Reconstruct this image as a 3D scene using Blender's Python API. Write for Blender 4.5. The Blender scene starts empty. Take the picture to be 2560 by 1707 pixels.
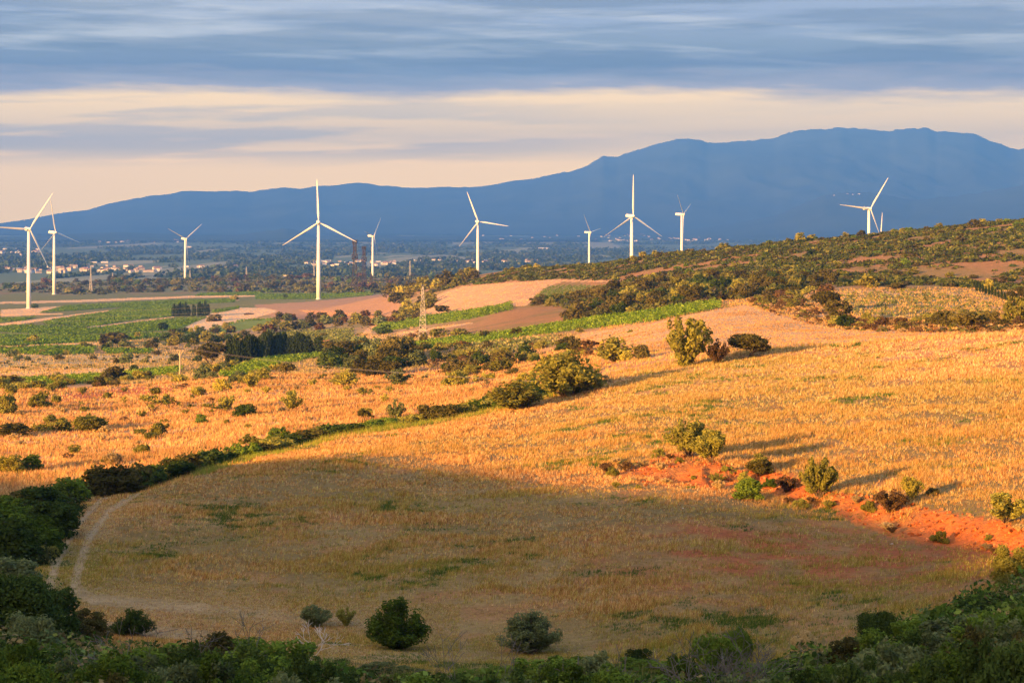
import bpy, math, random
import numpy as np
from mathutils import Vector
R = math.radians
rs = np.random.RandomState
# ------------------------------------------------------------------ camera
F = 4978.0; HV = 578.0; CU = 1280.0          # focal length (px of the 2560 px frame), horizon row, centre column
sc = bpy.context.scene
cd = bpy.data.cameras.new("camera"); cam = bpy.data.objects.new("camera", cd); sc.collection.objects.link(cam)
cd.sensor_width = 36.0; cd.lens = 36.0 * F / 2560.0
cd.shift_y = -(853.5 - HV) / 2560.0
cam.location = (0, 0, 0); cam.rotation_euler = (R(90), 0, 0)
cd.clip_start = 0.5; cd.clip_end = 120000.0
sc.camera = cam
# ------------------------------------------------------------------ light
SUN_EL, SUN_TH = R(8.0), R(44.0)             # elevation; angle to the left of straight-behind
SH = np.array([-math.sin(SUN_TH), -math.cos(SUN_TH)])   # horizontal direction towards the sun
sd = Vector((SH[0]*math.cos(SUN_EL), SH[1]*math.cos(SUN_EL), math.sin(SUN_EL)))
sl = bpy.data.lights.new("sun", 'SUN'); so = bpy.data.objects.new("sun", sl); sc.collection.objects.link(so)
sl.energy = 5.0; sl.angle = R(0.6); sl.color = (1.0, 0.52, 0.15)
so.rotation_euler = sd.to_track_quat('Z', 'Y').to_euler()
sc.view_settings.view_transform = 'Standard'; sc.view_settings.look = 'None'
sc.view_settings.exposure = 3.05; sc.view_settings.gamma = 1.0
sc.cycles.use_denoising = True
sc.cycles.max_bounces = 6; sc.cycles.diffuse_bounces = 3; sc.cycles.volume_bounces = 0
sc.cycles.transparent_max_bounces = 4

def lin(c):
    c = [x/255.0 for x in c]
    return tuple((x/12.92 if x <= 0.04045 else ((x+0.055)/1.055)**2.4) for x in c)

class NT:
    """tiny helper for node trees"""
    def __init__(s, nt): s.nt = nt; nt.nodes.clear()
    def n(s, t, **k):
        nd = s.nt.nodes.new(t)
        for a, b in k.items():
            if a.startswith('i_'): nd.inputs[int(a[2:])].default_value = b
            else: setattr(nd, a, b)
        return nd
    def l(s, a, b): s.nt.links.new(a, b)
    def math(s, op, a, b=None, clamp=False):
        m = s.n('ShaderNodeMath', operation=op, use_clamp=clamp)
        for i, x in enumerate((a, b)):
            if x is None: continue
            if isinstance(x, (int, float)): m.inputs[i].default_value = x
            else: s.l(x, m.inputs[i])
        return m.outputs[0]
    def mix(s, fac, a, b, mode='MIX'):
        m = s.n('ShaderNodeMix', data_type='RGBA', blend_type=mode)
        for i, x in ((0, fac), (6, a), (7, b)):
            if isinstance(x, (int, float)): m.inputs[i].default_value = x
            elif isinstance(x, tuple): m.inputs[i].default_value = tuple(x)[:3] + (1,)
            else: s.l(x, m.inputs[i])
        return m.outputs[2]
    def noise(s, vec, scale, detail=3, rough=0.55):
        m = s.n('ShaderNodeTexNoise'); m.inputs['Scale'].default_value = scale
        m.inputs['Detail'].default_value = detail; m.inputs['Roughness'].default_value = rough
        s.l(vec, m.inputs['Vector']); return m.outputs['Fac']
    def ramp(s, fac, stops):
        r = s.n('ShaderNodeValToRGB'); e = r.color_ramp.elements
        while len(e) < len(stops): e.new(0.5)
        for el, (p, c) in zip(e, stops):
            el.position = p
            el.color = (c if isinstance(c, tuple) else (c, c, c))[:3] + (1,)
        s.l(fac, r.inputs[0]); return r.outputs[0]

SKY_GAIN = 0.203
WB = (4.4, 2.35, 0.2); WC = (4.5, 2.35, 0.16); WD = (2.75, 1.5, .15); WE = (2.35, 1.36, .25)
def build_world():
    w = bpy.data.worlds.new("World"); sc.world = w; w.use_nodes = True
    t = NT(w.node_tree)
    tc = t.n('ShaderNodeTexCoord'); D = tc.outputs['Generated']
    sp = t.n('ShaderNodeSeparateXYZ'); t.l(D, sp.inputs[0]); x, y, z = sp.outputs
    h = t.math('SQRT', t.math('ADD', t.math('MULTIPLY', x, x), t.math('MULTIPLY', y, y)))
    e = t.math('DIVIDE', z, t.math('MAXIMUM', h, 0.02))              # tangent of the elevation
    az = t.math('ARCTAN2', x, y)
    tt = t.math('DIVIDE', e, 0.116)
    def vec(ka, ke, off=0.0, tilt=0.0):
        c = t.n('ShaderNodeCombineXYZ')
        t.l(t.math('MULTIPLY', az, ka), c.inputs[0])
        t.l(t.math('ADD', t.math('MULTIPLY', e, ke), t.math('MULTIPLY', az, tilt)), c.inputs[1])
        c.inputs[2].default_value = off; return c.outputs[0]
    wob = t.math('SUBTRACT', t.noise(vec(7, 42, 3.1), 1.0, 5, 0.6), 0.5)
    fine = t.math('SUBTRACT', t.noise(vec(16, 190, 9.0, 6), 1.0, 4, 0.6), 0.5)
    t2 = t.math('ADD', tt, t.math('ADD', t.math('MULTIPLY', wob, 0.20), t.math('MULTIPLY', fine, 0.07)))
    q = t.math('MULTIPLY', t2, 1/1.5)
    base = t.ramp(q, [(0.0, WB), (0.10/1.5, WB), (0.30/1.5, WC),
                      (0.42/1.5, WD), (0.56/1.5, WE), (0.62/1.5, (.62, .44, .32)),
                      (0.70/1.5, (.19, .18, .20)), (0.80/1.5, (.29, .285, .27)), (0.92/1.5, (.40, .40, .44)), (1.0, (.30, .33, .42))])
    # grey-blue streaks in the pale band, mostly towards the left
    st = t.noise(vec(7, 110, 21.0, -3), 1.0, 4, 0.55)
    left = t.ramp(t.math('ADD', t.math('MULTIPLY', az, 1.6), 0.5), [(0.0, 1.0), (0.42, 0.85), (0.62, 0.22), (1.0, 0.15)])
    band = t.ramp(tt, [(0.26, 0.0), (0.36, 1.0), (0.55, 1.0), (0.60, 0.0)])
    m1 = t.math('MULTIPLY', t.math('MULTIPLY', t.ramp(st, [(0.43, 0.0), (0.54, 1.0)]), left), band)
    c1 = t.mix(t.math('MULTIPLY', m1, 0.75), base, (1.35, .85, .26))
    # lighter streaks in the upper blue deck
    s2 = t.noise(vec(4.5, 62, 5.0, 2.5), 1.0, 6, 0.6)
    up = t.ramp(tt, [(0.60, 0.0), (0.68, 0.25), (0.78, 1.0), (0.95, 0.8), (1.0, 0.55)])
    m2 = t.math('MULTIPLY', t.ramp(s2, [(0.47, 0.0), (0.60, 1.0)]), up)
    c2 = t.mix(t.math('MULTIPLY', m2, 0.75), c1, (.80, .72, .60))
    s3 = t.noise(vec(5.5, 85, 14.0, -2.0), 1.0, 5, 0.6)
    m3 = t.math('MULTIPLY', t.ramp(s3, [(0.45, 0.0), (0.56, 1.0)]), t.ramp(tt, [(0.62, 0.0), (0.72, 1.0), (1.0, 1.0)]))
    c3 = t.mix(t.math('MULTIPLY', m3, 0.55), c2, (.14, .135, .14))
    # sky dome higher up: physical sky seen through broken cloud
    sky = t.n('ShaderNodeTexSky'); sky.sky_type = 'NISHITA'; sky.sun_disc = False
    sky.sun_elevation = SUN_EL; sky.sun_rotation = math.atan2(sd.x, sd.y) % (2*math.pi)
    skyc = t.n('ShaderNodeVectorMath', operation='SCALE'); t.l(sky.outputs[0], skyc.inputs[0]); skyc.inputs['Scale'].default_value = 0.35
    hi = t.mix(0.6, skyc.outputs[0], (0.42, 0.60, 1.05))
    fac = t.ramp(t.math('MULTIPLY', tt, 0.1), [(0.13, 0.0), (0.45, 1.0)])
    c4 = t.mix(fac, c3, hi)
    # the brighter, warmer sky round the low sun
    dt = t.n('ShaderNodeVectorMath', operation='DOT_PRODUCT'); t.l(D, dt.inputs[0]); dt.inputs[1].default_value = sd
    glow = t.ramp(dt.outputs['Value'], [(0.3, 0.0), (1.0, 1.0)])
    c5 = t.mix(glow, c4, (1.9, 1.35, 0.75))
    bg = t.n('ShaderNodeBackground'); t.l(c5, bg.inputs[0]); bg.inputs[1].default_value = SKY_GAIN
    o = t.n('ShaderNodeOutputWorld'); t.l(bg.outputs[0], o.inputs[0])
build_world()

# ------------------------------------------------------------------ numpy noise
def _hash(ix, iy, seed):
    h = (ix.astype(np.int64)*374761393 + iy.astype(np.int64)*668265263 + seed*1274126177) & 0xFFFFFFFF
    h = ((h ^ (h >> 13))*1103515245) & 0xFFFFFFFF
    return ((h ^ (h >> 16)) & 0xFFFFFF)/float(0xFFFFFF)
def vnoise(x, y, seed=0):
    x0, y0 = np.floor(x), np.floor(y); fx, fy = x-x0, y-y0
    fx = fx*fx*(3-2*fx); fy = fy*fy*(3-2*fy)
    a, b = _hash(x0, y0, seed), _hash(x0+1, y0, seed); c, d = _hash(x0, y0+1, seed), _hash(x0+1, y0+1, seed)
    return (a*(1-fx)+b*fx)*(1-fy) + (c*(1-fx)+d*fx)*fy
def fbm(x, y, oct=4, seed=0):
    s, a, t = 0, 1.0, 0
    for i in range(oct):
        s = s + a*vnoise(x*2**i+17.3*i, y*2**i-9.1*i, seed+i); t += a; a *= 0.5
    return s/t
def sstep(x, a, b):
    t = np.clip((x-a)/(b-a), 0, 1); return t*t*(3-2*t)

# ------------------------------------------------------------------ the land: knot curves across the view
UK = [-500, 0, 320, 640, 800, 960, 1120, 1280, 1440, 1600, 1760, 1920, 2100, 2240, 2400, 2560, 3060]
NK = len(UK)
def allz(d, z): return [(d, ('z', z))]*NK
KN = [allz(2.0, -1.7), allz(10, -3.4), allz(30, -8.5), allz(60, -15.2),
 [(95,1560),(95,1560),(97,1580),(97,1590),(97,1595),(96,1600),(95,1610),(93,1620),(92,1625),(90,1630),(88,1640),(88,1640),(88,1620),(90,1580),(90,1530),(90,1480),(90,1350)],
 [(125,1350),(125,1350),(125,1360),(135,1300),(140,1270),(145,1240),(148,1226),(150,1215),(151,1205),(152,1195),(150,1203),(147,1228),(135,1290),(128,1330),(122,1362),(115,1395),(110,1412)],
 [(140,1300),(140,1300),(133,1312),(145,1255),(150,1228),(155,1205),(157,1192),(160,1180),(159,1176),(156,1172),(153,1160),(150,1182),(138,1238),(131,1272),(125,1295),(118,1322),(113,1332)],
 [(150,1280),(150,1280),(142,1270),(158,1190),(167,1157),(175,1130),(186,1103),(195,1080),(198,1055),(200,1030),(196,1030),(190,1040),(182,1050),(175,1060),(170,1072),(165,1080),(160,1050)],
 [(165,1265),(165,1262),(152,1232),(185,1140),(198,1100),(210,1072),(218,1045),(225,1010),(235,965),(245,925),(255,893),(262,868),(262,858),(262,850),(256,840),(250,832),(245,815)],
 None,
 [(230,1185),(230,1180),(230,1165),(250,1090),(260,1066),(270,1045),(282,1018),(290,985),(290,950),(290,912),(300,884),(310,864),(315,852),(315,845),(308,835),(300,825),(300,800)],
 [(400,985),(400,985),(420,975),(440,938),(436,945),(430,947),(430,930),(430,910),(420,880),(420,835),(430,802),(450,793),(450,800),(430,800),(425,800),(420,800),(420,780)],
 [(560,950),(560,950),(560,937),(560,921),(560,908),(560,896),(560,875),(560,850),(550,818),(540,792),(540,764),(560,745),(560,738),(560,738),(560,742),(560,750),(560,740)],
 [(800,902),(800,902),(800,902),(800,897),(790,880),(780,856),(765,828),(750,800),(740,777),(720,747),(720,722),(720,705),(720,698),(720,695),(710,696),(700,700),(700,690)],
 [(1150,850),(1150,850),(1150,848),(1150,842),(1140,826),(1130,805),(1050,768),(980,735),(950,722),(900,697),(880,676),(860,656),(845,636),(830,620),(815,610),(800,600),(800,580)],
 [(1500,805),(1500,805),(1500,803),(1500,790),(1480,775),(1450,735),(1350,697),(1250,668),(1150,661),(1080,645),(1030,625),(1000,607),(980,590),(970,577),(960,562),(950,547),(950,520)],
 [(1750,785),(1750,785),(1750,783),(1750,773),(1760,766),(1760,('z',-65))]+[(1750,('z',-60))]*3+[(1750,('z',-52))]*8,
 [(2050,769),(2050,769),(2050,767),(2080,751),(2090,745),(2100,738)]+[(2100,('z',-68))]*11,
 [(2750,729),(2750,729),(2750,727),(2750,722),(2750,718),(2750,714),(2750,713)]+[(2750,('z',-78))]*10,
 [(3200,708),(3200,708),(3200,700),(3200,694),(3200,692),(3200,690),(3200,692)]+[(3200,('z',-80))]*10,
 allz(3500, -95), allz(6000, -97), allz(9000, -90), allz(14000, -58), allz(18000, -28), allz(36000, -20)]
NR = len(KN)
KD = np.zeros((NR, NK)); KZ = np.zeros((NR, NK))
for i, k in enumerate(KN):
    if k is None: continue
    for j, (d, v) in enumerate(k):
        KD[i, j] = d; KZ[i, j] = v[1] if isinstance(v, tuple) else -(v-HV)/F*d
i9 = 9
KD[i9] = KD[8]+14
drop = np.interp(UK, [-500, 100, 320, 1300, 1500, 1700, 3060], [1.0, 1.0, 3.4, 3.6, 2.6, 1.8, 1.8])
KZ[i9] = np.minimum(KZ[8]-drop, KZ[8]*0.5+KZ[10]*0.5-0.3)

LD = np.linspace(math.log(2.0), math.log(36000.0), 1180); DY = np.exp(LD)
UI = np.concatenate([np.arange(-500, -40, 20.0), np.arange(-40, 2604, 4.5), np.arange(2604, 3061, 20.0)])
def column(u):
    d = np.array([np.interp(u, UK, KD[i]) for i in range(NR)]); z = np.array([np.interp(u, UK, KZ[i]) for i in range(NR)])
    return np.interp(DY, d, z)
ZI = np.array([column(u) for u in UI])
k = np.exp(-0.5*(np.arange(-6, 7)/2.0)**2); k /= k.sum()
def blur(A, k, axis):
    n = len(k)//2; P = np.pad(A, [(n, n) if a == axis else (0, 0) for a in range(2)], mode='edge')
    return sum(w*(P[i:i+A.shape[0], :] if axis == 0 else P[:, i:i+A.shape[1]]) for i, w in enumerate(k))
near = np.exp(-0.5*(np.arange(-3, 4)/1.0)**2); near /= near.sum()
Zb = blur(ZI, k, 1); Zn = blur(ZI, near, 1)
bankzone = (sstep(DY, 100, 110)*(1-sstep(DY, 162, 175)))[None, :]
ZI = Zb*(1-bankzone) + Zn*bankzone
kk = np.exp(-0.5*(np.arange(-14, 15)/6.0)**2); kk /= kk.sum()
ZI = blur(ZI, kk, 0)

# shade line on the near field and the hill (left of and behind the camera) that casts it
EDGE_PX = [(-120, 1195, 226), (0, 1208, 224), (300, 1218, 168), (520, 1178, 172), (700, 1150, 176), (830, 1140, 172), (1100, 1170, 163),(1400, 1205, 152), (1650, 1225, 147), (1900, 1258, 141), (2100, 1300, 134), (2300, 1335, 127.5), (2560, 1395, 115)]
EC = np.array([math.cos(SUN_TH), -math.sin(SUN_TH)])
ep = np.array([((u-CU)/F*d, d, -(v-HV)/F*d) for u, v, d in EDGE_PX])
e_c = ep[:, :2] @ EC; e_a = ep[:, :2] @ SH
o_ = np.argsort(e_c); e_c, e_a, e_z = e_c[o_], e_a[o_], ep[o_, 2]
LR = 165.0
def ridge(x, y, z):
    c = x*EC[0]+y*EC[1]; a = x*SH[0]+y*SH[1]
    ar = np.interp(c, e_c, e_a)+LR; zr = np.interp(c, e_c, e_z)+LR*math.tan(SUN_EL)
    zr = zr - np.maximum(0, -215-c)*0.22
    zr = zr + np.clip(c+50, 0, 70)*0.13
    zr = zr + (fbm(c/14.0, c*0+3.0, 3, 5)-0.5)*1.6
    w = a-ar; g = np.exp(-(w/np.where(w < 0, 26.0, 120.0))**2)*(1-sstep(c, 60, 200))*sstep(c, -420, -300)
    return np.where(zr > z, z+(zr-z)*g, z)
def detail(x, y, z, r):
    n = (fbm(x/9, y/9, 4, 11)-0.5)*0.55*np.clip(r/120, 0.3, 1.0)*(1-sstep(r, 500, 900))
    u = CU+F*x/np.maximum(y, 1.0); v = HV-F*z/np.maximum(y, 1.0)
    bk = np.interp(u, [1500, 1700, 1920, 2100, 2240, 2400, 2560, 3060], [1188, 1180, 1205, 1262, 1300, 1328, 1358, 1372])
    bm = np.exp(-((v-bk)/42.0)**2)*sstep(u, 1480, 1700)*(y > 95)*(y < 200)
    n = n + bm*(np.abs(fbm(x/2.6, y/2.6, 4, 29)-.5)*-1.5+.15+(fbm(x/.9, y/.9, 3, 37)-.5)*.3)
    n = n + (fbm(x/70, y/70, 4, 23)-0.5)*4.0*sstep(r, 280, 700)*(1-sstep(r, 1500, 1900))
    n = n + (fbm(x/400, y/400, 3, 31)-0.5)*5.0*sstep(r, 4000, 7000)
    return z+n
XI = (UI[:, None]-CU)/F*DY[None, :]; YI = np.broadcast_to(DY[None, :], XI.shape)
ZI = ridge(XI, YI, detail(XI, YI, ZI, YI))
VI = HV - F*ZI/YI
VMIN = np.minimum.accumulate(VI, axis=1)

def hgt(x, y):
    x = np.asarray(x, float); y = np.asarray(y, float)
    u = CU+F*x/y; iu = np.clip(np.interp(u, UI, np.arange(len(UI))), 0, len(UI)-1.001)
    idd = np.clip((np.log(y)-LD[0])/(LD[1]-LD[0]), 0, len(LD)-1.001)
    a = iu.astype(int); b = idd.astype(int); fa = iu-a; fb = idd-b
    return (ZI[a, b]*(1-fa)+ZI[a+1, b]*fa)*(1-fb)+(ZI[a, b+1]*(1-fa)+ZI[a+1, b+1]*fa)*fb
def visible(u, y, tol=1.5):
    iu = np.clip(np.round(np.interp(u, UI, np.arange(len(UI)))).astype(int), 0, len(UI)-1)
    idd = np.clip(((np.log(y)-LD[0])/(LD[1]-LD[0])).astype(int), 0, len(LD)-1)
    return VI[iu, idd] <= VMIN[iu, idd]+tol
def hit(u, v, dmin=5.0):
    iu = int(round(float(np.interp(u, UI, np.arange(len(UI))))))
    ok = np.nonzero((VI[iu] <= v) & (DY > dmin))[0]
    if len(ok) == 0:
        j = int(np.argmin(np.where(DY < 1600, VI[iu], 9e9)))
    else: j = ok[0]
    y = DY[j]; x = (u-CU)/F*y
    return float(x), float(y), float(hgt(x, y))

def inpoly(u, v, P):
    P = np.asarray(P, float); u = np.asarray(u); r = np.zeros(u.shape, bool)
    bb = (u >= P[:, 0].min()) & (u <= P[:, 0].max()) & (v >= P[:, 1].min()) & (v <= P[:, 1].max())
    uu, vv = u[bb], v[bb]; s = np.zeros(uu.shape, bool); n = len(P)
    for i in range(n):
        (x1, y1), (x2, y2) = P[i], P[(i+1) % n]
        if y1 == y2: continue
        c = ((y1 > vv) != (y2 > vv)) & (uu < (x2-x1)*(vv-y1)/(y2-y1)+x1); s ^= c
    r[bb] = s; return r

# ------------------------------------------------------------------ mesh helpers
def mesh_np(name, V, Fa, mats, col=None, smooth=False, mi=None):
    me = bpy.data.meshes.new(name); V = np.ascontiguousarray(V, np.float32); Fa = np.ascontiguousarray(Fa, np.int32)
    n, kx = Fa.shape
    me.vertices.add(len(V)); me.vertices.foreach_set('co', V.ravel())
    me.loops.add(n*kx); me.loops.foreach_set('vertex_index', Fa.ravel())
    me.polygons.add(n); me.polygons.foreach_set('loop_start', np.arange(0, n*kx, kx, dtype=np.int32))
    if smooth: me.polygons.foreach_set('use_smooth', np.ones(n, bool))
    if mi is not None: me.polygons.foreach_set('material_index', np.asarray(mi, np.int32))
    me.update(calc_edges=True)
    if col is not None:
        at = me.color_attributes.new('Col', 'FLOAT_COLOR', 'POINT')
        c = np.ones((len(V), 4), np.float32)
        c[:, :3] = col if np.ndim(col) == 2 else np.asarray(col)[:, None]
        at.data.foreach_set('color', c.ravel())
    for m in (mats if isinstance(mats, (list, tuple)) else [mats]): me.materials.append(m)
    return me
def link(name, me, parent=None, loc=None):
    o = bpy.data.objects.new(name, me); sc.collection.objects.link(o)
    if parent is not None: o.parent = parent
    if loc is not None: o.location = loc
    return o
def tag(o, label=None, cat=None, group=None, kind=None):
    if label: o['label'] = label
    if cat: o['category'] = cat
    if group: o['group'] = group
    if kind: o['kind'] = kind
    return o
class MB:
    def __init__(s): s.v = []; s.f = []; s.m = []
    def add(s, V, Fs, m=0):
        b = len(s.v); s.v += [tuple(p) for p in V]; s.f += [tuple(i+b for i in f) for f in Fs]; s.m += [m]*len(Fs)
    def box(s, c, d, m=0, rz=0.0):
        ca, sa = math.cos(rz), math.sin(rz); P = []
        for z in (-.5, .5):
            for a, b in ((-.5, -.5), (.5, -.5), (.5, .5), (-.5, .5)):
                x, y = a*d[0], b*d[1]; P.append((c[0]+x*ca-y*sa, c[1]+x*sa+y*ca, c[2]+z*d[2]))
        s.add(P, [(0, 3, 2, 1), (4, 5, 6, 7), (0, 1, 5, 4), (1, 2, 6, 5), (2, 3, 7, 6), (3, 0, 4, 7)], m)
    def tube(s, pts, rad, n=8, m=0, cap=True):
        pts = [Vector(p) for p in pts]; rad = rad if hasattr(rad, '__len__') else [rad]*len(pts); rings = []
        ref = None; V = []
        for i, p in enumerate(pts):
            t = (pts[min(i+1, len(pts)-1)]-pts[max(i-1, 0)]).normalized()
            if ref is None: ref = Vector((1, 0, 0)) if abs(t.x) < 0.9 else Vector((0, 1, 0))
            a = (ref - t*ref.dot(t)).normalized(); b = t.cross(a); ref = a
            V += [p+(a*math.cos(2*math.pi*k/n)+b*math.sin(2*math.pi*k/n))*rad[i] for k in range(n)]
        Fs = [(i*n+k, i*n+(k+1) % n, (i+1)*n+(k+1) % n, (i+1)*n+k) for i in range(len(pts)-1) for k in range(n)]
        if cap: Fs += [tuple(range(n-1, -1, -1)), tuple((len(pts)-1)*n+k for k in range(n))]
        s.add(V, Fs, m)
    def mesh(s, name, mats, smooth=False):
        me = bpy.data.meshes.new(name); me.from_pydata([tuple(p) for p in s.v], [], s.f)
        for m in (mats if isinstance(mats, (list, tuple)) else [mats]): me.materials.append(m)
        me.polygons.foreach_set('material_index', s.m)
        if smooth: me.polygons.foreach_set('use_smooth', [True]*len(s.f))
        me.update(); return me

# ------------------------------------------------------------------ materials
def pbsdf(t, rough=0.8, spec=0.2):
    b = t.n('ShaderNodeBsdfPrincipled'); b.inputs['Roughness'].default_value = rough
    b.inputs['Specular IOR Level'].default_value = spec
    o = t.n('ShaderNodeOutputMaterial'); t.l(b.outputs[0], o.inputs['Surface']); return b, o
def mat(name): m = bpy.data.materials.new(name); m.use_nodes = True; return m, NT(m.node_tree)
def ground_mat():
    m, t = mat('ground'); b, o = pbsdf(t, 0.95, 0.05)
    at = t.n('ShaderNodeAttribute', attribute_name='Col'); tc = t.n('ShaderNodeTexCoord'); P = tc.outputs['Object']
    n1 = t.noise(P, 2.2, 5, 0.65); n2 = t.noise(P, 0.35, 4, 0.6); n3 = t.noise(P, 9.0, 3, 0.6)
    v = t.math('MULTIPLY', t.math('ADD', 0.45, t.math('MULTIPLY', n1, 1.1)), t.math('ADD', 0.65, t.math('MULTIPLY', n2, 0.7)))
    v = t.math('MULTIPLY', v, t.math('ADD', 0.7, t.math('MULTIPLY', n3, 0.6)))
    c = t.mix(1.0, at.outputs['Color'], t.ramp(t.math('MULTIPLY', v, 0.5), [(0.0, 0.0), (1.0, 1.0)]), 'MULTIPLY')
    c = t.mix(1.0, c, (2.0, 2.0, 2.0), 'MULTIPLY')
    t.l(c, b.inputs['Base Color'])
    bp = t.n('ShaderNodeBump'); bp.inputs['Strength'].default_value = 0.8; bp.inputs['Distance'].default_value = 0.35
    t.l(t.math('ADD', n1, t.math('MULTIPLY', n3, 0.4)), bp.inputs['Height']); t.l(bp.outputs[0], b.inputs['Normal'])
    return m
def leaf_mat(name, c, c2, trans=0.3, attr=False):
    m, t = mat(name)
    if attr:
        at = t.n('ShaderNodeAttribute', attribute_name='Col'); c1 = at.outputs['Color']
    else:
        at = t.n('ShaderNodeAttribute', attribute_name='Col'); oi = t.n('ShaderNodeObjectInfo')
        f = t.math('ADD', t.math('MULTIPLY', at.outputs['Fac'], 0.65), t.math('MULTIPLY', oi.outputs['Random'], 0.35))
        c1 = t.mix(f, c, c2)
        g = t.math('ADD', 0.75, t.math('MULTIPLY', oi.outputs['Random'], 0.5))
        sc_ = t.n('ShaderNodeVectorMath', operation='SCALE'); t.l(c1, sc_.inputs[0]); t.l(g, sc_.inputs['Scale']); c1 = sc_.outputs[0]
    d = t.n('ShaderNodeBsdfDiffuse'); t.l(c1, d.inputs[0])
    tr = t.n('ShaderNodeBsdfTranslucent'); t.l(c1, tr.inputs[0])
    mx = t.n('ShaderNodeMixShader'); mx.inputs[0].default_value = trans; t.l(d.outputs[0], mx.inputs[1]); t.l(tr.outputs[0], mx.inputs[2])
    o = t.n('ShaderNodeOutputMaterial'); t.l(mx.outputs[0], o.inputs['Surface']); return m
def plain_mat(name, c, rough=0.7, var=0.15, scale=3.0, spec=0.2, metallic=0.0):
    m, t = mat(name); b, o = pbsdf(t, rough, spec); b.inputs['Metallic'].default_value = metallic
    tc = t.n('ShaderNodeTexCoord'); n = t.noise(tc.outputs['Object'], scale, 4, 0.6)
    t.l(t.mix(n, tuple(x*(1-var) for x in c), tuple(min(1, x*(1+var)) for x in c)), b.inputs['Base Color']); return m
M = {}
M['ground'] = ground_mat()
M['grass'] = leaf_mat('dry_grass', None, None, 0.3, True)
M['olive'] = leaf_mat('leaf_olive', (0.12, 0.12, 0.022), (0.30, 0.27, 0.055))
M['dark'] = leaf_mat('leaf_dark', (0.022, 0.040, 0.009), (0.075, 0.105, 0.022))
M['oak'] = leaf_mat('leaf_oak', (0.045, 0.045, 0.012), (0.135, 0.11, 0.032))
M['yellow'] = leaf_mat('leaf_yellow_green', (0.20, 0.18, 0.03), (0.40, 0.34, 0.06))
M['green'] = leaf_mat('leaf_green', (0.045, 0.075, 0.011), (0.15, 0.21, 0.026))
M['silver'] = leaf_mat('leaf_silver', (0.075, 0.095, 0.032), (0.17, 0.19, 0.075))
M['brown'] = leaf_mat('leaf_brown', (0.095, 0.055, 0.024), (0.17, 0.10, 0.042))
M['cypress'] = leaf_mat('leaf_cypress', (0.014, 0.024, 0.008), (0.032, 0.045, 0.014), 0.1)
M['straw'] = leaf_mat('leaf_straw', (0.34, 0.24, 0.10), (0.50, 0.36, 0.16))
M['vine'] = leaf_mat('leaf_vine', (0.075, 0.12, 0.016), (0.14, 0.19, 0.028))
M['bark'] = plain_mat('bark', (0.11, 0.075, 0.05), 0.9, 0.4)
M['twig'] = plain_mat('twig', (0.10, 0.085, 0.07), 0.9, 0.4)
M['white'] = plain_mat('turbine_paint', (0.62, 0.60, 0.56), 0.45, 0.03, 0.2, 0.4)
M['steel'] = plain_mat('galvanised_steel', (0.40, 0.36, 0.31), 0.6, 0.1)
M['rust'] = plain_mat('weathered_steel', (0.05, 0.038, 0.032), 0.8, 0.25)
M['wall'] = plain_mat('house_wall', (0.34, 0.30, 0.27), 0.85, 0.1)  # both house wall tones dulled to stand in for cloud shadow
M['wallpale'] = plain_mat('house_wall_pale', (0.50, 0.46, 0.43), 0.85, 0.05)
M['roof'] = plain_mat('roof_tile', (0.20, 0.115, 0.085), 0.85, 0.2)
M['shed'] = plain_mat('shed_roof', (0.42, 0.43, 0.45), 0.5, 0.05)
M['window'] = plain_mat('window_dark', (0.04, 0.045, 0.05), 0.3, 0.1)
M['rock'] = plain_mat('rock', (0.36, 0.24, 0.17), 0.9, 0.35, 2.0)
M['redrock'] = plain_mat('red_rock', (0.36, 0.13, 0.06), 0.9, 0.35, 2.0)
M['palerock'] = plain_mat('pale_rock', (0.50, 0.43, 0.36), 0.9, 0.25, 2.0)
M['wood'] = plain_mat('weathered_wood', (0.36, 0.27, 0.17), 0.85, 0.25, 1.0)
M['manure'] = plain_mat('dark_earth', (0.045, 0.03, 0.022), 0.95, 0.3, 1.0)
M['wire'] = plain_mat('cable', (0.16, 0.14, 0.12), 0.5, 0.05)

# ------------------------------------------------------------------ ground paint (real colours of soil, crop and grass)
SOIL = (0.30, 0.15, 0.075); STRAW = (0.46, 0.315, 0.145); RED = (0.48, 0.125, 0.03); PALE = (0.46, 0.30, 0.17); VGREEN = (0.13, 0.17, 0.03)
VINE_MAIN = [(1280,829),(1470,803),(1634,779),(1784,755),(1800,758),(1797,771),(1634,804),(1443,826),(1280,847),(1103,870),(994,885),(885,886),(890,876),(994,863),(1103,852)]
VINE_UP = [(926,829),(942,813),(1076,791),(1239,769),(1280,758),(1280,775),(1171,799),(994,824)]
VINE_LOW = [(545,938),(640,903),(780,889),(880,884),(760,900),(690,920),(640,940),(560,946)]
VINE_LEFT = [(49,950),(272,939),(436,922),(463,920),(436,936),(272,952),(109,969),(30,966)]
VINE_ROWS = [(1370,716),(1552,715),(1539,727),(1416,738),(1329,757),(1340,740)]
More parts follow.
